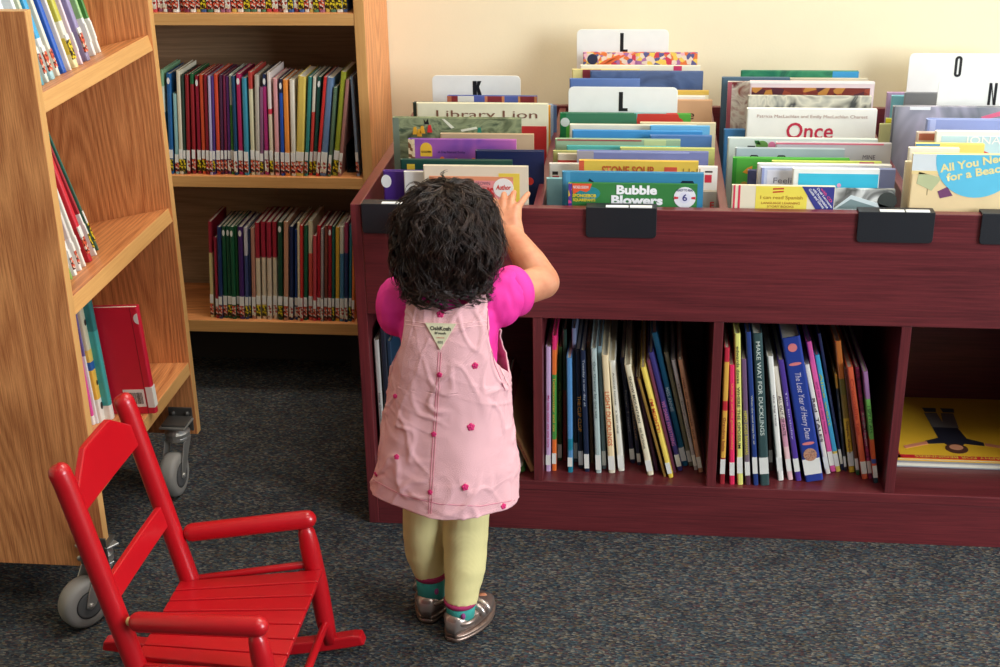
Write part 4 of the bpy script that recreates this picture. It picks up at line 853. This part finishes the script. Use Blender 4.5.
# seat slats run front to back, fanning slightly
ns = 7
for k in range(ns):
    a0, a1 = -1+2*k/ns, -1+2*(k+1)/ns
    b = MB(); xbk, xfr = -.705, -.484; g_ = .0012
    def pt(a, x): return CY + a*(.098 + .032*(x-xbk)/(xfr-xbk))
    V = []
    for x, z in ((xbk, .146), (xfr, .158)):
        for y in (pt(a0, x)+g_, pt(a1, x)-g_):
            V += [(x, y, z), (x, y, z+.009)]
    b.add(V, [(0,2,3,1), (4,5,7,6), (0,1,5,4), (2,6,7,3), (1,3,7,5), (0,4,6,2)]); wpart(b, 'seat_slat', RED, ch, bev=.002, fixn=True)
for x, z, hw in ((-.68, .139, .112), (-.512, .149, .14)):
    b = MB(); b.box(x-.012, CY-hw, z-.012, x+.012, CY+hw, z+.0085); wpart(b, 'seat_rail', RED, ch, bev=.002)
b = MB(); b.rod((-.488, CY-.142, .062), (-.488, CY+.142, .062), .0065, 12); wpart(b, 'front_stretcher', RED, ch, smooth=True)
b = MB(); b.rod((-.672, CY-.113, .07), (-.672, CY+.113, .07), .0065, 12); wpart(b, 'back_stretcher', RED, ch, smooth=True)
b = MB(); b.rod((post_x(.225)+.007, CY-.1175, .2275), (post_x(.225)+.018, CY-.118, .2287), .0062, 12); wpart(b, 'bare_dowel', mat((214,180,120), .6), ch, smooth=True)
# ---------------------------------------------------------------- the little girl
def remesh(mb, name, m, parent, vox, smooth=6, seed=0, fold=None):
    o = mb.build('tmp', m, None, fixn=True)
    r = o.modifiers.new('r', 'REMESH'); r.mode = 'VOXEL'; r.voxel_size = vox
    s = o.modifiers.new('s', 'SMOOTH'); s.iterations = smooth; s.factor = .5
    bpy.context.view_layer.update(); dg = bpy.context.evaluated_depsgraph_get()
    me = bpy.data.meshes.new_from_object(o.evaluated_get(dg)); me.name = name
    bpy.data.objects.remove(o)
    if fold:
        for v in me.vertices: v.co = v.co + v.normal*fold(v.co)
    for v in me.vertices: v.co = v.co - parent.location
    me.polygons.foreach_set('use_smooth', [True]*len(me.polygons))
    me.materials.clear(); me.materials.append(m)
    q = bpy.data.objects.new(name, me); COL.objects.link(q); q.parent = parent; return q
def cap(mb, pts, rad, seg=14):
    """tapered limb with ball joints, resampled smoothly"""
    for k in range(len(pts)-1):
        a, b = Vector(pts[k]), Vector(pts[k+1]); mb.tube([a+(b-a)*t for t in (0,.5,1)], [rad[k], (rad[k]+rad[k+1])/2, rad[k+1]], seg)
    for p, r in zip(pts, rad): mb.ball(p, r, 12)
def ell(c, rx, ry, z, n=40, p=2.2):
    out = []
    for j in range(n):
        a = 2*PI*j/n; ca, sa = math.cos(a), math.sin(a)
        out.append(Vector((c[0]+rx*math.copysign(abs(ca)**(2/p), ca), c[1]+ry*math.copysign(abs(sa)**(2/p), sa), z)))
    return out
girl = empty('person', (-.31, -.30, 0)); tag(girl, 'small person with dark curly hair, pink pinafore and yellow leggings, reaching into the bins', 'person')
def skin_mat():
    m, N, L, b = newmat('skin'); b.inputs['Base Color'].default_value = lin((200,136,102)); b.inputs['Roughness'].default_value = .5
    b.inputs['Subsurface Weight'].default_value = .15; b.inputs['Subsurface Radius'].default_value = (.01,.004,.002); b.inputs['Subsurface Scale'].default_value = .5
    tc = N.new('ShaderNodeTexCoord'); nz = N.new('ShaderNodeTexNoise'); nz.inputs['Scale'].default_value = 40; L.new(tc.outputs['Object'], nz.inputs['Vector'])
    cr = N.new('ShaderNodeValToRGB'); cr.color_ramp.elements[0].position = .3; cr.color_ramp.elements[0].color = lin((196,124,92)); cr.color_ramp.elements[1].position = .7; cr.color_ramp.elements[1].color = lin((208,146,112))
    L.new(nz.outputs['Fac'], cr.inputs[0]); L.new(cr.outputs[0], b.inputs['Base Color']); return m
SKIN = skin_mat()
HC = Vector((-.291, -.278, .655))        # head centre
# torso control rings (z, cx, cy, rx, ry)
TOR = [(.30,-.297,-.300,.072,.062),(.36,-.296,-.300,.074,.064),(.42,-.294,-.300,.072,.062),(.48,-.292,-.300,.074,.060),(.53,-.290,-.298,.076,.055),(.56,-.288,-.296,.070,.048),(.58,-.288,-.294,.050,.038),(.59,-.288,-.292,.03,.03)]
ELB = aY(543, 282, -.185); WR = aY(512, 236, -.090); SH = aY(498, 296, -.275)
SHL = aY(396, 303, -.280); ELL = Vector((-.372, -.17, .545)); WRL = Vector((-.345, -.075, .612))
b = MB(); b.loft([ell((c, d), rx*.93, ry*.93, z) for z, c, d, rx, ry in TOR])
b.tube([(-.289,-.291,.56),(-.290,-.288,.61)], [.030,.027], 20)
# head: skull, face, cheeks, chin
b.ball(HC, .066, 24, sc=(1,1.18,1.08)); b.ball(HC+Vector((0,.030,-.030)), .050, 20, sc=(1,1,.95)); b.ball(HC+Vector((0,.055,-.055)), .02, 12)
for s in (-1, 1): b.ball(HC+Vector((s*.028,.052,-.032)), .024, 12)
b.ball(HC+Vector((0,.086,-.022)), .009, 10); b.tube([HC+Vector((0,.078,0)), HC+Vector((0,.085,-.02))], [.005,.008], 10)
for dz in (-.040, -.047): b.tube([HC+Vector((x, .078-abs(x)*.4, dz)) for x in (-.012,0,.012)], .004, 8)
for s in (-1, 1):   # ears
    e = HC+Vector((s*.067,.004,-.014)); b.ball(e, .017, 12, sc=(.35,.75,1.1)); b.ball(e+Vector((s*.003,-.003,.0)), .012, 10, sc=(.4,.6,1))
def arm(sh, el, wr): cap(b, [sh, sh.lerp(el,.5), el, el.lerp(wr,.4), wr], [.026,.0275,.027,.0265,.019], 18)
arm(SH, ELB, WR); arm(SHL, ELL, WRL)
# hands: palm plus four jointed fingers and a thumb from the side of the palm
def hand(w, mid, tips, thumb, side, back):
    """w wrist, mid knuckle row centre, side = unit vector to the little finger, back = unit vector out of the back of the hand"""
    for q in (-1, -.35, .35, 1):
        k = mid + side*(q*.0165)
        cap(b, [w + side*(q*.008), w.lerp(k,.55)+back*.001, k], [.0135,.0125,.0092], 12)
    for i, tp in enumerate(tips):
        q = (-1, -.35, .35, 1)[i]; k = mid + side*(q*.0175); r = (.0066,.0068,.0066,.0058)[i]
        d = tp-k; a = k + d*.42 + back*.006; c = k + d*.76 + back*.0045
        cap(b, [k, a, c, tp], [r*1.12, r*1.02, r*.95, r*.8], 12)
    t0 = w.lerp(mid, .35) - side*.011; t1 = t0.lerp(thumb, .5) - side*.004 + back*.002
    cap(b, [t0, t1, thumb], [.0095, .0082, .0066], 12)
MIDR = aY(507, 212, -.052)
hand(WR, MIDR, [aY(495,200,-.018), aY(504,194,-.010), aY(514,192.5,-.008), aY(528.5,193.5,-.014)], aY(486,216,-.03), Vector((.93,.1,.25)).normalized(), Vector((0,-.92,.38)).normalized())
MIDL = WRL + Vector((.006,.045,.020))
hand(WRL, MIDL, [MIDL+Vector((.020,.026,-.004)), MIDL+Vector((.008,.032,-.003)), MIDL+Vector((-.004,.031,-.003)), MIDL+Vector((-.016,.025,-.004))], MIDL+Vector((.033,.0,-.014)), Vector((-1,.1,0)).normalized(), Vector((0,-.35,.93)).normalized())
# legs
LEGR = [(-.262,-.300,.33), tuple(aY(466,522,-.300)), tuple(aY(465,566,-.322)), tuple(aY(460.5,602,-.338))]
LEGL = [(-.332,-.296,.33), tuple(aY(425,525,-.285)), tuple(aY(426,552,-.285)), tuple(aY(430.5,574,-.288))]
def cap_leg(lg, k): cap(b, [lg[0], lg[1], lg[2], lg[3], (lg[3][0], lg[3][1], .022)], [.034*k,.030*k,.026*k,.019*k,.018*k], 18)
cap_leg(LEGR, .93); cap_leg(LEGL, .93)
for lg, d in ((LEGR, Vector((.40,.92,0))), (LEGL, Vector((.15,.99,0)))):
    a = Vector((lg[3][0], lg[3][1], .024)); cap(b, [a-d*.01, a+d*.04, a+d*.07], [.017,.016,.012], 12)
body = remesh(b, 'body', SKIN, girl, .0026, 5)
# eyes and lips as small child meshes (face turned to the books)
e = MB()
for s in (-1, 1): e.ball(HC+Vector((s*.024,.070,.003))-girl.location, .009, 12)
e.build('eyes', mat((40,26,20), .2), body, smooth=True)
e = MB(); e.tube([HC+Vector((x,.0835-abs(x)*.45,-.0435))-girl.location for x in (-.012,-.006,0,.006,.012)], [.001,.0025,.003,.0025,.001], 8); e.build('lips', mat((190,90,90), .4), body, smooth=True)
# --- leggings
def ribbed(c, rough=.85, sc=520, ax='Z'):
    m, N, L, bb_ = newmat('ribbed_knit'); bb_.inputs['Roughness'].default_value = rough
    tc = N.new('ShaderNodeTexCoord'); w = N.new('ShaderNodeTexWave'); w.bands_direction = ax; w.inputs['Scale'].default_value = sc/6.28*2; w.inputs['Distortion'].default_value = .4
    L.new(tc.outputs['Object'], w.inputs['Vector'])
    mx = N.new('ShaderNodeMix'); mx.data_type = 'RGBA'; mx.inputs[6].default_value = lin(tuple(v*.93 for v in c)); mx.inputs[7].default_value = lin(c)
    L.new(w.outputs['Fac'], mx.inputs[0]); L.new(mx.outputs[2], bb_.inputs['Base Color'])
    bp = N.new('ShaderNodeBump'); bp.inputs['Strength'].default_value = .35; bp.inputs['Distance'].default_value = .001; L.new(w.outputs['Fac'], bp.inputs['Height']); L.new(bp.outputs[0], bb_.inputs['Normal'])
    return m
b = MB()
b.loft([ell((-.297,-.298), rx, ry, z) for z, rx, ry in ((.29,.066,.056),(.33,.073,.060),(.40,.075,.062),(.44,.07,.06))])
for lg in (LEGR, LEGL):
    p3 = Vector(lg[3])
    cap(b, [lg[0], lg[1], lg[2]], [.037,.0375,.0345], 22); b.tube([lg[2], Vector(lg[2]).lerp(p3,.5), p3], [.0345,.030,.0265], 22)
remesh(b, 'leggings', ribbed((240,226,160)), girl, .003, 5, fold=lambda c: .0012*noise.noise(Vector((c.x*30, c.y*30, c.z*55))))
# --- socks and shoes
def shoe_mat(c, r=.32): return mat(c, r, metal=.75, bump=.05, bscale=150, name='silver_taupe', var=.1)
UPM, CTM, SOM = shoe_mat((166,146,136)), shoe_mat((196,180,172), .28), shoe_mat((150,128,116), .38)
for lg, dd, nm in ((LEGR, Vector((.36,.93,0)), 'r'), (LEGL, Vector((.12,.993,0)), 'l')):
    ank = Vector(lg[3]); d = dd.normalized(); sd = Vector((d.y, -d.x, 0))
    top = Vector(lg[3]) + Vector((0,0,.004))
    b = MB(); low = Vector((ank.x, ank.y, .030))
    b.tube([top, top.lerp(low,.5), low], [.0262,.0235,.0225], 24); o = wpart(b, 'sock', mat((60,160,150), .9, bump=.3, bscale=500, name='teal_knit'), girl, smooth=True)
    b = MB(); b.tube([top+Vector((0,0,.0035)), top.lerp(low,.0), top.lerp(low,.13)], [.0266,.0272,.0262], 24); q = wpart(b, 'sock_cuff', mat((176,50,100), .9), girl, smooth=True); q.parent = o
    b = MB(); b.V = []
    p = top.lerp(low,.45) + (d*math.sin(-.9)+sd*math.cos(-.9))*.0235; b.ball(p, .004, 8, sc=(1,1,1.6))
    q = wpart(b, 'sock_pattern', mat((150,70,130), .9), girl, smooth=True); q.parent = o
    heel = Vector((ank.x-.002, ank.y, 0)) - d*.030
    L_ = .128
    def st(u):  # half width of the last along the shoe
        return .0295*(max(0, math.sin(PI*min(max(u*.97+.015,0),1)))**.38) * (1 + .10*math.sin(u*PI*1.5-1.2))
    def ring(u, z0, z1, k=1.0, n=18):
        c = heel + d*(L_*u); w = st(u)*k; out = []
        for j in range(n):
            a = 2*PI*j/n; x = w*math.copysign(abs(math.cos(a))**.7, math.cos(a)); zz = (z0+z1)/2 + (z1-z0)/2*math.copysign(abs(math.sin(a))**.75, math.sin(a))
            out.append(c + sd*x + Vector((0,0,zz)))
        return out
    us = [.004,.02,.05,.1,.18,.28,.38,.5,.62,.74,.85,.93,.98,.998]
    hs = [.030,.042,.047,.049,.047,.046,.047,.046,.041,.036,.032,.028,.023,.018]
    b = MB(); b.loft([ring(u, .010, h) for u, h in zip(us, hs)]); so = wpart(b, 'shoe', UPM, girl, smooth=True, fixn=True)
    b = MB()
    b.loft([ring(u, .0006+(.006 if u > .9 else 0)*(u-.9)*10, .0105, 1.07) for u in us]); b.loft([ring(u, .009, .0165, 1.10) for u in us]); q = wpart(b, 'sole', SOM, girl, smooth=True, fixn=True); q.parent = so
    b = MB(); b.loft([ring(u, .018, h, 1.07) for u, h in zip([.0,.02,.05,.1,.17,.24], [.030,.041,.047,.048,.044,.034])]); q = wpart(b, 'heel_counter', CTM, girl, smooth=True, fixn=True); q.parent = so
    b = MB()
    for u in (.40, .52): 
        r_ = ring(u, .014, .049 if u < .5 else .0475, 1.06, 20); b.tube(r_[0:11], .0055, 8)
    q = wpart(b, 'strap', CTM, girl, smooth=True, fixn=True); q.parent = so
    b = MB(); b.tube([top.lerp(low,.88)+ (d*math.cos(a)+sd*math.sin(a))*.0245 for a in [2*PI*k/24 for k in range(25)]], .0042, 8); q = wpart(b, 'collar', UPM, girl, smooth=True); q.parent = so
# --- t-shirt
b = MB(); b.loft([ell((c, d), rx*1.0, ry*1.02, z) for z, c, d, rx, ry in TOR[2:]])
def sleeve(sh, el, f, r0, r1): cap(b, [sh+Vector((0,0,-.004)), sh.lerp(el, f*.5), sh.lerp(el, f*.9)], [r0, (r0+r1)/2+.002, r1], 20)
sleeve(SH, ELB, .20, .036, .0375); sleeve(SHL, ELL, .5, .033, .035)
b.ball(SH+Vector((.0,-.002,-.016)), .034, 14); b.ball(SHL+Vector((.002,-.002,-.02)), .034, 14)
for s_ in (SH, SHL): cap(b, [s_+Vector((0,0,-.006)), Vector((s_.x*.45-.290*.55, -.292, .572))], [.034,.028], 16)
def tf(c):
    return .0035*noise.noise(Vector((c.x*34, c.y*20, c.z*26))) + .0016*noise.noise(Vector((c.x*90, c.y*90, c.z*40+5)))
shirt = remesh(b, 't_shirt', mat((232,44,150), .8, bump=.15, bscale=700, name='hot_pink_jersey'), girl, .0032, 5, fold=tf)
# hem of the right sleeve
dirr = (ELB-SH).normalized(); cR = SH.lerp(ELB, .60)
n1 = dirr.cross(Vector((0,0,1))).normalized(); n2_ = dirr.cross(n1)
b = MB(); b.tube([SH.lerp(ELB,.10+.26*t) for t in (0,.5,1)], [.0375,.0395,.0405], 28, caps=False); sl = wpart(b, 'sleeve_cuff', mat((236,50,154), .8), girl, smooth=True); sl.parent = shirt
md = sl.modifiers.new('s', 'SOLIDIFY'); md.thickness = .0025
# --- pinafore dress
DR = [(.250,-.3045,-.305,.1140,.095),(.262,-.3035,-.305,.1130,.094),(.30,-.3010,-.304,.1090,.091),(.34,-.2985,-.303,.1040,.086),(.38,-.2960,-.302,.0985,.081),(.42,-.2935,-.301,.0945,.077),(.46,-.2920,-.300,.0910,.074),(.49,-.2910,-.300,.0885,.072),(.53,-.2895,-.298,.0850,.067),(.56,-.288,-.296,.0830,.060),(.585,-.288,-.294,.078,.052),(.60,-.288,-.293,.073,.045)]
def dring(z):
    for a, b_ in zip(DR, DR[1:]):
        if z <= b_[0]: t = (z-a[0])/(b_[0]-a[0]); return [a[i]+(b_[i]-a[i])*t for i in range(1, 5)]
    return list(DR[-1][1:])
def dpt(th, z, off=0):     # th=0 is the middle of the back (towards -y)
    cx, cy, rx, ry = dring(z); p = 2.25
    ca, sa = math.sin(th), -math.cos(th)
    x = rx*math.copysign(abs(ca)**(2/p), ca); y = ry*math.copysign(abs(sa)**(2/p), sa)
    n = Vector((ca, sa, 0))
    k = (.50-z)/.25; k = max(0, min(1, k))
    f = .0055*k*math.sin(th*5+.7+1.2*math.sin(z*11)) * (.35+.65*k)            # flare folds
    q = Vector((th*2.2, z*14, 3)); w = noise.noise(q)*.0045
    w *= .5
    def crease(v, sc):            # a thin raised fold where the noise crosses zero
        c = abs(noise.noise(v)); return sc*math.exp(-(c/.07)**2)
    m = max(0, noise.noise(Vector((th*1.3, z*7, 40)))+.45)
    w += crease(Vector((th*1.1+z*7, z*15-th*1.6, 9)), .0042)*m + crease(Vector((th*1.2-z*9, z*13+th*1.9, 21)), .0040)*m + crease(Vector((th*.5, z*26+th*.8, 60)), .0016)*m + .0010*noise.noise(Vector((th*5, z*40, 2)))
    return Vector((cx, cy, 0)) + Vector((x, y, z)) + n*(f+w+off)
ZW = .455
b = MB(); NT = 180; NZ = 110; rings = []
for k in range(NZ+1):
    z = .2525+(ZW-.2525)*k/NZ; sag = lambda th: 0
    rings.append([dpt(-PI+2*PI*j/NT, z + (.007-.004*math.cos((-PI+2*PI*j/NT))-.010*math.sin(-PI+2*PI*j/NT))*(1-k/NZ)) for j in range(NT)])
b.loft(rings, caps=False)
def bib(front):
    nz, ns_ = 56, 40
    for half in (-1, 1):
        V = []; F = []
        for k in range(nz+1):
            z = ZW+(.597-ZW)*k/nz
            t = (z-ZW)
            thm = math.radians(62) if False else math.radians(44 + 46*math.exp(-(t/.034)**1.25)) if t > 0 else PI/2
            if z > .53: thm = thm + (z-.53)*1.2
            v0 = 0 if z < .577 else (z-.577)/.020*.72
            if front: v0 = 0 if z < .53 else min(.72, (z-.53)/.02*.72)
            for j in range(ns_+1):
                s = (v0+(1-v0)*j/ns_)*half; th = s*thm
                if front: th = PI - th
                V.append(dpt(th, z))
        for k in range(nz):
            for j in range(ns_):
                a = k*(ns_+1)+j; q = (a, a+1, a+ns_+2, a+ns_+1); F.append(q if (half > 0) != front else q[::-1])
        b.add(V, F)
bib(False); bib(True)
PINK = ribbed((247,190,194), .9, 2200, 'DIAGONAL'); PINK.name = 'pink_cotton_twill'
import bmesh
dress = wpart(b, 'pinafore_dress', PINK, girl, smooth=True)
bm = bmesh.new(); bm.from_mesh(dress.data); bmesh.ops.remove_doubles(bm, verts=bm.verts, dist=.0012); bmesh.ops.recalc_face_normals(bm, faces=bm.faces); bm.to_mesh(dress.data)
from mathutils.bvhtree import BVHTree
bvh = BVHTree.FromBMesh(bm); 
md = dress.modifiers.new('thick', 'SOLIDIFY'); md.thickness = .0022; md.offset = 0
def hit(px, py):
    r = ray(px, py).normalized(); h = bvh.ray_cast(CAM-girl.location, r)
    if h[0] is None: return None, None
    n = h[1] if h[1].dot(r) < 0 else -h[1]
    return h[0], n
def seam(pts, m, r=.0007, nm='seam_stitching', off=.0012, n=40):
    P = []
    for k in range(n+1):
        t = k/n*(len(pts)-1); i = min(int(t), len(pts)-2); u = t-i
        q, nn = hit(pts[i][0]+(pts[i+1][0]-pts[i][0])*u, pts[i][1]+(pts[i+1][1]-pts[i][1])*u)
        if q is not None: P.append(q+nn*off)
    if len(P) > 3: b = MB(); b.tube(P, r, 6); b.build(nm, m, dress)
sm = mat((206,126,140), .9); sm2 = mat((246,196,196), .9)
for dx in (-1.2, 1.2): seam([(440+dx,352),(437+dx,400),(433+dx,460),(430+dx,514)], sm)
seam([(402,320),(440,325),(487,321)], sm2); seam([(402,324),(440,329),(487,325)], sm2)
seam([(374,480),(400,494),(440,504),(480,506),(514,500)], sm)
seam([(490,300),(491,335),(497,362),(508,386)], sm2, .0013); seam([(487,300),(488,335),(494,364),(505,390)], sm)
seam([(399,300),(398,335),(394,362),(389,380)], sm2, .0013)
fm = mat((214,40,110), .7, bump=.4, bscale=400)
for x, y, r in ((440.5,314,.0062),(474.8,365.5,.0055),(439.7,374.5,.0045),(395.5,396,.004),(470.8,426.8,.0065),(434,434,.0045),(396.8,456.8,.0045),(376.5,474,.0048),(465,487,.0058),(430.5,492,.0045),(503,506,.0052),(401,342,.0035),(455,445,.0),(412,360,.0)):
    if r == 0: continue
    q, n = hit(x, y)
    if q is None: continue
    a = n.cross(Vector((0,0,1))).normalized(); c = a.cross(n); b = MB()
    for k in range(5):
        th = 2*PI*k/5+.3; b.tube([q+n*.0006+(a*math.cos(th)+c*math.sin(th))*r*.55, q+n*.0022+(a*math.cos(th)+c*math.sin(th))*r*.55], [r*.5, r*.4], 10)
    b.tube([q+n*.0006, q+n*.0028], [r*.45, r*.3], 10); b.build('embroidered_flower', fm, dress, smooth=True)
# triangular woven label
cs = [hit(*p) for p in ((425.5,322.5),(456.5,323.5),(440.5,349.5))]
if all(c[0] is not None for c in cs):
    nn = sum((c[1] for c in cs), Vector()).normalized(); P3 = [c[0]+nn*.0045 for c in cs]
    nn = (P3[1]-P3[0]).cross(P3[2]-P3[0]).normalized()
    if nn.y > 0: nn = -nn
    b = MB(); b.add(P3+[p-nn*.003 for p in P3], [(0,2,1),(3,4,5),(0,1,4,3),(1,2,5,4),(2,0,3,5)]); lo = b.build('woven_label', mat((226,220,184), .8), dress, fixn=True)
    dx = (P3[1]-P3[0]).normalized(); dy = nn.cross(dx).normalized(); 
    if dy.z < 0: dy = -dy
    Wd = (P3[1]-P3[0]).length; c0 = P3[0].lerp(P3[1], .5)
    nrm = dx.cross(dy)
    def lt(s, v, w, h, col): text(lo, s, c0-dx*w/2-dy*(v+h)+nrm*.0002, dx, dy, w, h, mat(col, .7), .0004, .02, 'label_lettering')
    lt('OshKosh', .0045, Wd*.66, .0062, (30,30,34)); lt("B'gosh", .0125, Wd*.36, .0050, (30,30,34)); lt('GENUINE', .0205, Wd*.26, .0018, (190,60,60)); lt('KIDS', .0262, Wd*.16, .0038, (40,50,60))
# --- hair: a soft inner mass and thousands of curls
HR = Random = random.Random(21)
def hmat():
    m, N, L, b_ = newmat('dark_brown_hair'); b_.inputs['Roughness'].default_value = .42; b_.inputs['Specular IOR Level'].default_value = .45
    tc = N.new('ShaderNodeTexCoord'); nz = N.new('ShaderNodeTexNoise'); nz.inputs['Scale'].default_value = 60; L.new(tc.outputs['Object'], nz.inputs['Vector'])
    cr = N.new('ShaderNodeValToRGB'); cr.color_ramp.elements[0].position = .35; cr.color_ramp.elements[0].color = lin((30,20,17)); cr.color_ramp.elements[1].position = .7; cr.color_ramp.elements[1].color = lin((60,40,32))
    L.new(nz.outputs['Fac'], cr.inputs[0]); L.new(cr.outputs[0], b_.inputs['Base Color']); return m
HM = hmat()
def hsurf(az, el, k=1.0):   # az 0 = back (-y), el from top 0 .. PI
    rx, ry, rz = .081*k, .088*k, .092*k
    sx = math.sin(el)**.82; x = rx*sx*math.sin(az); y = -ry*sx*math.cos(az); z = rz*math.cos(el)
    q_ = 1+.16*noise.noise(Vector((math.sin(az)*1.7, math.cos(az)*1.7, el*1.6+4))); x *= q_; y *= q_
    if z < 0: z *= 1.0
    return Vector((x, y, z))
HCc = Vector((-.290, -.288, .668))
b = MB(); rings = []
for k in range(1, 40):
    el = PI*k/40; rg = []
    for j in range(60):
        az = 2*PI*j/60; p = hsurf(az, el, .86)
        lump = 1+.10*noise.noise(p*30)+.05*noise.noise(p*80)
        if -math.cos(az) > 0 and el > .9: p.y = min(p.y, .03)
        rg.append(HCc + p*lump)
    rings.append(rg)
b.loft(rings); hb = MB(); hb.add([v-girl.location for v in b.V], b.F)
def lock(az, el0, k0, kend, Ls, amp, pitch, nst, spread, r0, n=22):
    ph = HR.uniform(0, 6.28); swirl = HR.uniform(-.8, .8); sgn = HR.choice((-1, 1)); zlim = .603 + HR.uniform(-.016, .016)
    base = []
    el, a = el0, az; fz = 0
    for s in range(n):
        u = s/(n-1); kk = k0+(kend-k0)*u**.7; p = hsurf(a, min(el, 2.2), kk)
        if el > 2.2: fz = -(el-2.2)*.07
        t1 = Vector((math.cos(a), math.sin(a), 0)); up = p.normalized(); t2 = up.cross(t1)
        th = 2*PI*u*Ls/pitch+ph; am = amp*(.35+.85*u)
        q = HCc + p + Vector((0,0,fz)) + t1*am*math.sin(th) + up*am*.8*math.cos(th)*sgn
        base.append((q, t1, up, t2))
        el += Ls/(n-1)/.09; a += swirl*Ls/(n-1)/.09/max(.45, math.sin(min(el, 2.5)))
    for m in range(nst):
        o1, o2 = HR.gauss(0, spread), HR.gauss(0, spread); fr = HR.uniform(.72, 1.0); p2 = HR.uniform(0, 6.28); P = []
        cnt = max(8, int(n*fr))
        for s in range(cnt):
            q, t1, up, t2 = base[s]; u = s/(n-1)
            jit = .0009*math.sin(u*17+p2)
            v = q + t1*(o1*(.5+.8*u)+jit) + up*(o2*(.5+.8*u)) - girl.location
            z = v.z
            if z < zlim: z = zlim - (zlim-z)*.18
            P.append(Vector((v.x, v.y, z)))
        hb.tube(P, [r0*(.55+.45*min(1, 4*(1-s/(cnt-1)))) for s in range(cnt)], 4, caps=False)
for i in range(760):
    az = HR.uniform(-PI, PI); el0 = math.acos(HR.uniform(-.85, 1))*.97 if i % 5 else HR.uniform(0, .7)
    if abs(az) > 2.1 and el0 > 1.0: continue
    lock(az, el0, HR.uniform(.86, .95), HR.choice([.96, .99, 1.02, 1.05, 1.09]), HR.uniform(.05, .11), HR.uniform(.0015, .0065), HR.uniform(.03, .075), 9, .0019, HR.uniform(.0003, .0006))
for i in range(190):     # stray curls
    az = HR.uniform(-2.2, 2.2); el0 = math.acos(HR.uniform(-.8, 1))
    lock(az, el0, .95, HR.uniform(1.06, 1.17), HR.uniform(.03, .07), HR.uniform(.004, .009), HR.uniform(.025, .05), 2, .0012, .00035)
hair = hb.build('hair', HM, girl, smooth=True)
# ---------------------------------------------------------------- light
def area(name, loc, tgt, sx, sy, W, col):
    l = bpy.data.lights.new(name, 'AREA'); l.shape = 'RECTANGLE'; l.size = sx; l.size_y = sy; l.energy = W; l.color = col
    o = bpy.data.objects.new(name, l); COL.objects.link(o); o.location = loc
    o.rotation_euler = (Vector(tgt)-Vector(loc)).to_track_quat('-Z', 'Y').to_euler(); return o
area('ceiling_panel_light', (.35, .15, 2.62), (.35, .15, 0), 1.3, .6, 36, (1, .96, .89))
area('ceiling_panel_light', (.5, -1.5, 2.62), (.5, -1.5, 0), 1.3, .6, 15, (1, .95, .86))
area('window_daylight', (2.76, -1.8, 1.5), (0, -.1, .55), 1.5, 1.5, 135, (.86, .93, 1))
w = bpy.data.worlds.new('world'); SC.world = w; w.use_nodes = True
w.node_tree.nodes['Background'].inputs[0].default_value = (.85, .9, 1, 1); w.node_tree.nodes['Background'].inputs[1].default_value = .12
flush_text()
vs = SC.view_settings; vs.view_transform = 'Standard'; vs.look = 'None'; vs.exposure = 0; vs.gamma = 1; vs.use_curve_mapping = False
